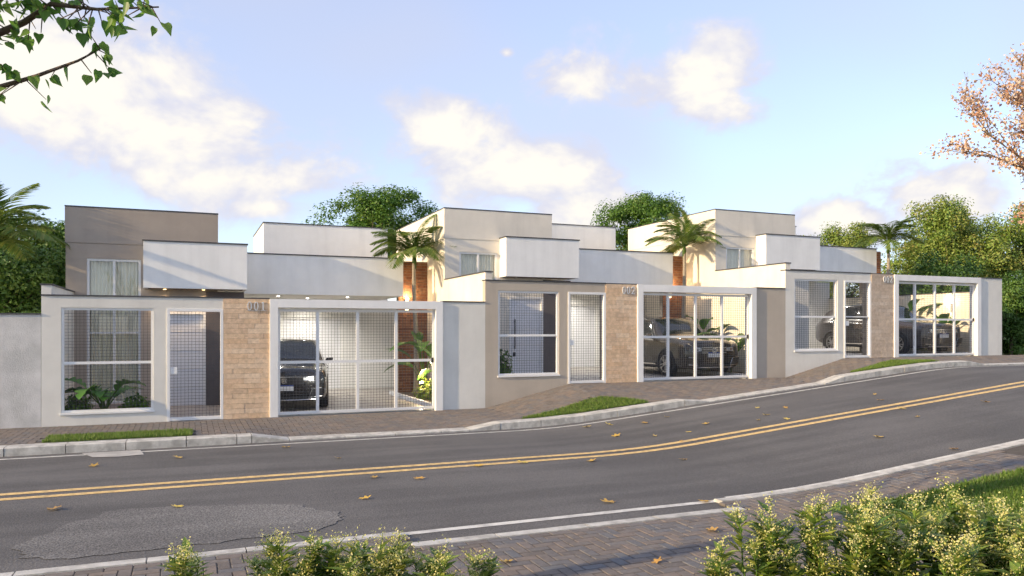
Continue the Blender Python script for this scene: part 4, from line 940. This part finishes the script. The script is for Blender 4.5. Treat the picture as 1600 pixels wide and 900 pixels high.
def limb(pts, r0, r1, nl, sub=True, dens=1.0):
    "pts relative to the trunk base; leaves hang from short twigs"
    k = len(pts); b_.tube(pts, [r0 + (r1 - r0) * i / (k - 1) for i in range(k)], 7)
    for q in range(nl):
        f = random.uniform(.15, 1.0) * (k - 1); i = min(k - 2, int(f)); p = Vector(pts[i]).lerp(Vector(pts[i + 1]), f - i)
        e = p + Vector((random.uniform(-.11, .11), random.uniform(-.11, .11), random.uniform(-.11, .07)))
        b_.tube([p, e], [.004, .002], 4)
        for z in range(random.randint(1, 3)): P_.append(tuple(e + Vector((random.uniform(-.03, .03),) * 3))); U_.append((random.uniform(-.5, .6), random.uniform(-.5, .5), random.uniform(-1.1, .1)))
LIMB1 = [(.05, 0, 2.2), (0.680, 0.624, 3.114), (1.093, 0.342, 3.295), (1.349, 0.180, 3.390), (1.488, 0.067, 3.466), (1.709, -0.026, 3.438), (2.004, -0.150, 3.450)]
LIMB2 = [(.05, 0, 1.9), (0.529, 0.904, 3.024), (1.160, 0.530, 3.124), (1.368, 0.389, 3.172), (1.590, 0.241, 3.240), (1.706, 0.193, 3.307)]
limb(LIMB1, .03, .004, 52); limb(LIMB2, .022, .003, 20)
limb([(.05, 0, 2.4), (0.971, 0.284, 3.370), (1.306, 0.035, 3.486), (1.504, -0.048, 3.603)], .05, .008, 60)
for q in range(5):
    a = -2.6 + .5 * q; limb([(.05, 0, 2.4), (.5 * math.cos(a), .5 * math.sin(a), 3.4), (1.1 * math.cos(a), 1.5 * math.sin(a) - .2, 4.1 + .3 * math.sin(q * 2))], .045, .008, 60)
b_.build('branches', 'bark', nt, smooth=True); tag(link('leaves', heart_leaves('leaves', P_, U_, .066, 'leaf_heart'), nt), kind='stuff')

# blossom tree at the right
bt = empty('blossom_tree', (9.72, 4.6, zn(9.72)), 0, 'tree with pale orange pink blossom at the upper right edge', 'tree'); b2 = MB(); rs = random.Random(4); BP_ = []
def twig(p, d, L, r, lev):
    n = 5; pts = [p]
    for k in range(n):
        d = (d + Vector((rs.uniform(-.16, .16), rs.uniform(-.16, .16), rs.uniform(-.05, .16)))).normalized(); pts.append(pts[-1] + d * (L / n))
    b2.tube(pts, [r * (1 - .13 * k) for k in range(n + 1)], 6 if lev < 2 else 4, cap=False)
    if lev >= 1:
        for z in range(int((32 if lev == 1 else 44) * L / .5)):
            f = rs.uniform(.15, 1.0) * n; i = min(n - 1, int(f)); q = pts[i].lerp(pts[i + 1], f - i); BP_.append((q.x + rs.gauss(0, .035), q.y + rs.gauss(0, .035), q.z + rs.gauss(0, .035)))
    if lev < 3:
        for k in range((9, 6, 4)[lev]):
            f = rs.uniform(.25, 1.0) * n; i = min(n - 1, int(f)); q = pts[i].lerp(pts[i + 1], f - i); ax = d.orthogonal().normalized(); ax.rotate(Matrix.Rotation(rs.uniform(0, 6.28), 3, d))
            twig(q, (d + ax * rs.uniform(.5, 1.0) + Vector((0, 0, .1))).normalized(), L * rs.uniform(.34, .55), r * .45, lev + 1)
b2.tube([(0, 0, -.6), (.02, .02, .7), (-.02, .03, 1.5), (.0, .0, 2.2), (0.02, 0, 3.2), (0, 0, 4.4)], [.11, .09, .08, .065, .045, .02], 9)
for k in range(13):
    an = k * 2.4 + .5; z0 = 1.5 + 2.4 * (k / 12); twig(Vector((0, 0, z0)), Vector((math.cos(an), math.sin(an), .75 + .25 * rs.random())).normalized(), (2.25 - .9 * k / 12) * rs.uniform(.9, 1.08), .035, 0)
b2.build('branches', 'bark', bt, smooth=True); BP_ = np.array(BP_); n = len(BP_)
tag(link('blossom', leaf_mesh('blossom', BP_, unit(n), unit(n), np.random.uniform(.022, .046, n), np.random.uniform(.02, .04, n), 'blossom', None, .2), bt), kind='stuff')

# fallen leaves on the asphalt
def fallen(seed):
    rs = random.Random(seed); n = 18; vs = [(0, 0, .012)]
    for k in range(n):
        t = 2 * math.pi * k / n; r = (.055 + .022 * math.cos(5 * t) + rs.uniform(-.006, .006)); x, y = r * 1.25 * math.cos(t), r * .85 * math.sin(t); vs.append((x, y, .006 + 3.4 * (y * y) + 2.2 * max(0, x) ** 2 + rs.uniform(0, .012)))
    m_ = MB().add(vs, [(0, k + 1, (k + 1) % n + 1) for k in range(n)]); m_.tube([(-.06, 0, .012), (-.10, .01, .02)], [.002, .0015], 4); return m_.mesh('fallen_leaf', 'dry_leaf', True)
FM = [fallen(k) for k in range(4)]
LV = [(-1.2, 11.88), (-0.15, 12.17), (1.41, 12.56), (1.98, 11.22), (2.15, 9.59), (2.65, 9.29), (1.79, 8.44), (-1.29, 9.17), (-0.11, 8.8), (3.64, 9.84), (4.3, 9.84), (5.27, 9.6), (6.44, 9.07), (6.74, 11.43), (7.21, 10.97), (7.8, 10.83), (7.26, 10.28), (7.27, 12.6), (7.79, 12.18), (8.46, 12.45), (10.18, 11.91), (10.49, 11.49), (9.29, 10.85), (9.74, 11.16), (9.64, 10.53), (12.66, 11.36), (12.14, 10.77), (11.6, 9.84), (11.09, 9.1), (9.4, 8.37), (12.92, 9.23), (9.39, 7.14), (4.16, 7.24), (5.14, 6.85), (5.37, 6.75), (6.83, 12.65), (8.47, 11.25)]
ORD = 'first second third fourth fifth sixth seventh eighth ninth tenth eleventh twelfth thirteenth fourteenth fifteenth sixteenth seventeenth eighteenth nineteenth twentieth twenty-first twenty-second twenty-third twenty-fourth'.split()
lanes = {}
for x, y in LV: lanes.setdefault('far lane of the road' if y > 10.3 else 'near lane of the road' if y < 9.9 else 'road by the yellow lines', []).append((x, y))
lanes['near block paving'] = [(3.41, 5.15), (2.3, 5.6), (4.4, 5.75), (1.1, 5.5)]
for lane, spots in lanes.items():
    spots.sort(key=lambda q: proj(q[0], q[1], 0)[0])
    for k, (x, y) in enumerate(spots):
        o = tag(link('fallen_leaf', FM[k % 4]), 'dry curled leaf on the %s, %s from the left' % (lane, ORD[k]), 'leaf', 'fallen leaves'); s = random.uniform(.6, 1.05) * (1.3 if (x, y) == (-1.29, 9.17) else 1)
        o.location = (x, y, (zn(x) + .004) if 'paving' in lane else zroad(x) + .005); o.scale = (s, s, s); o.rotation_euler = (random.uniform(-.15, .15), random.uniform(-.15, .15), random.uniform(0, 6.28))
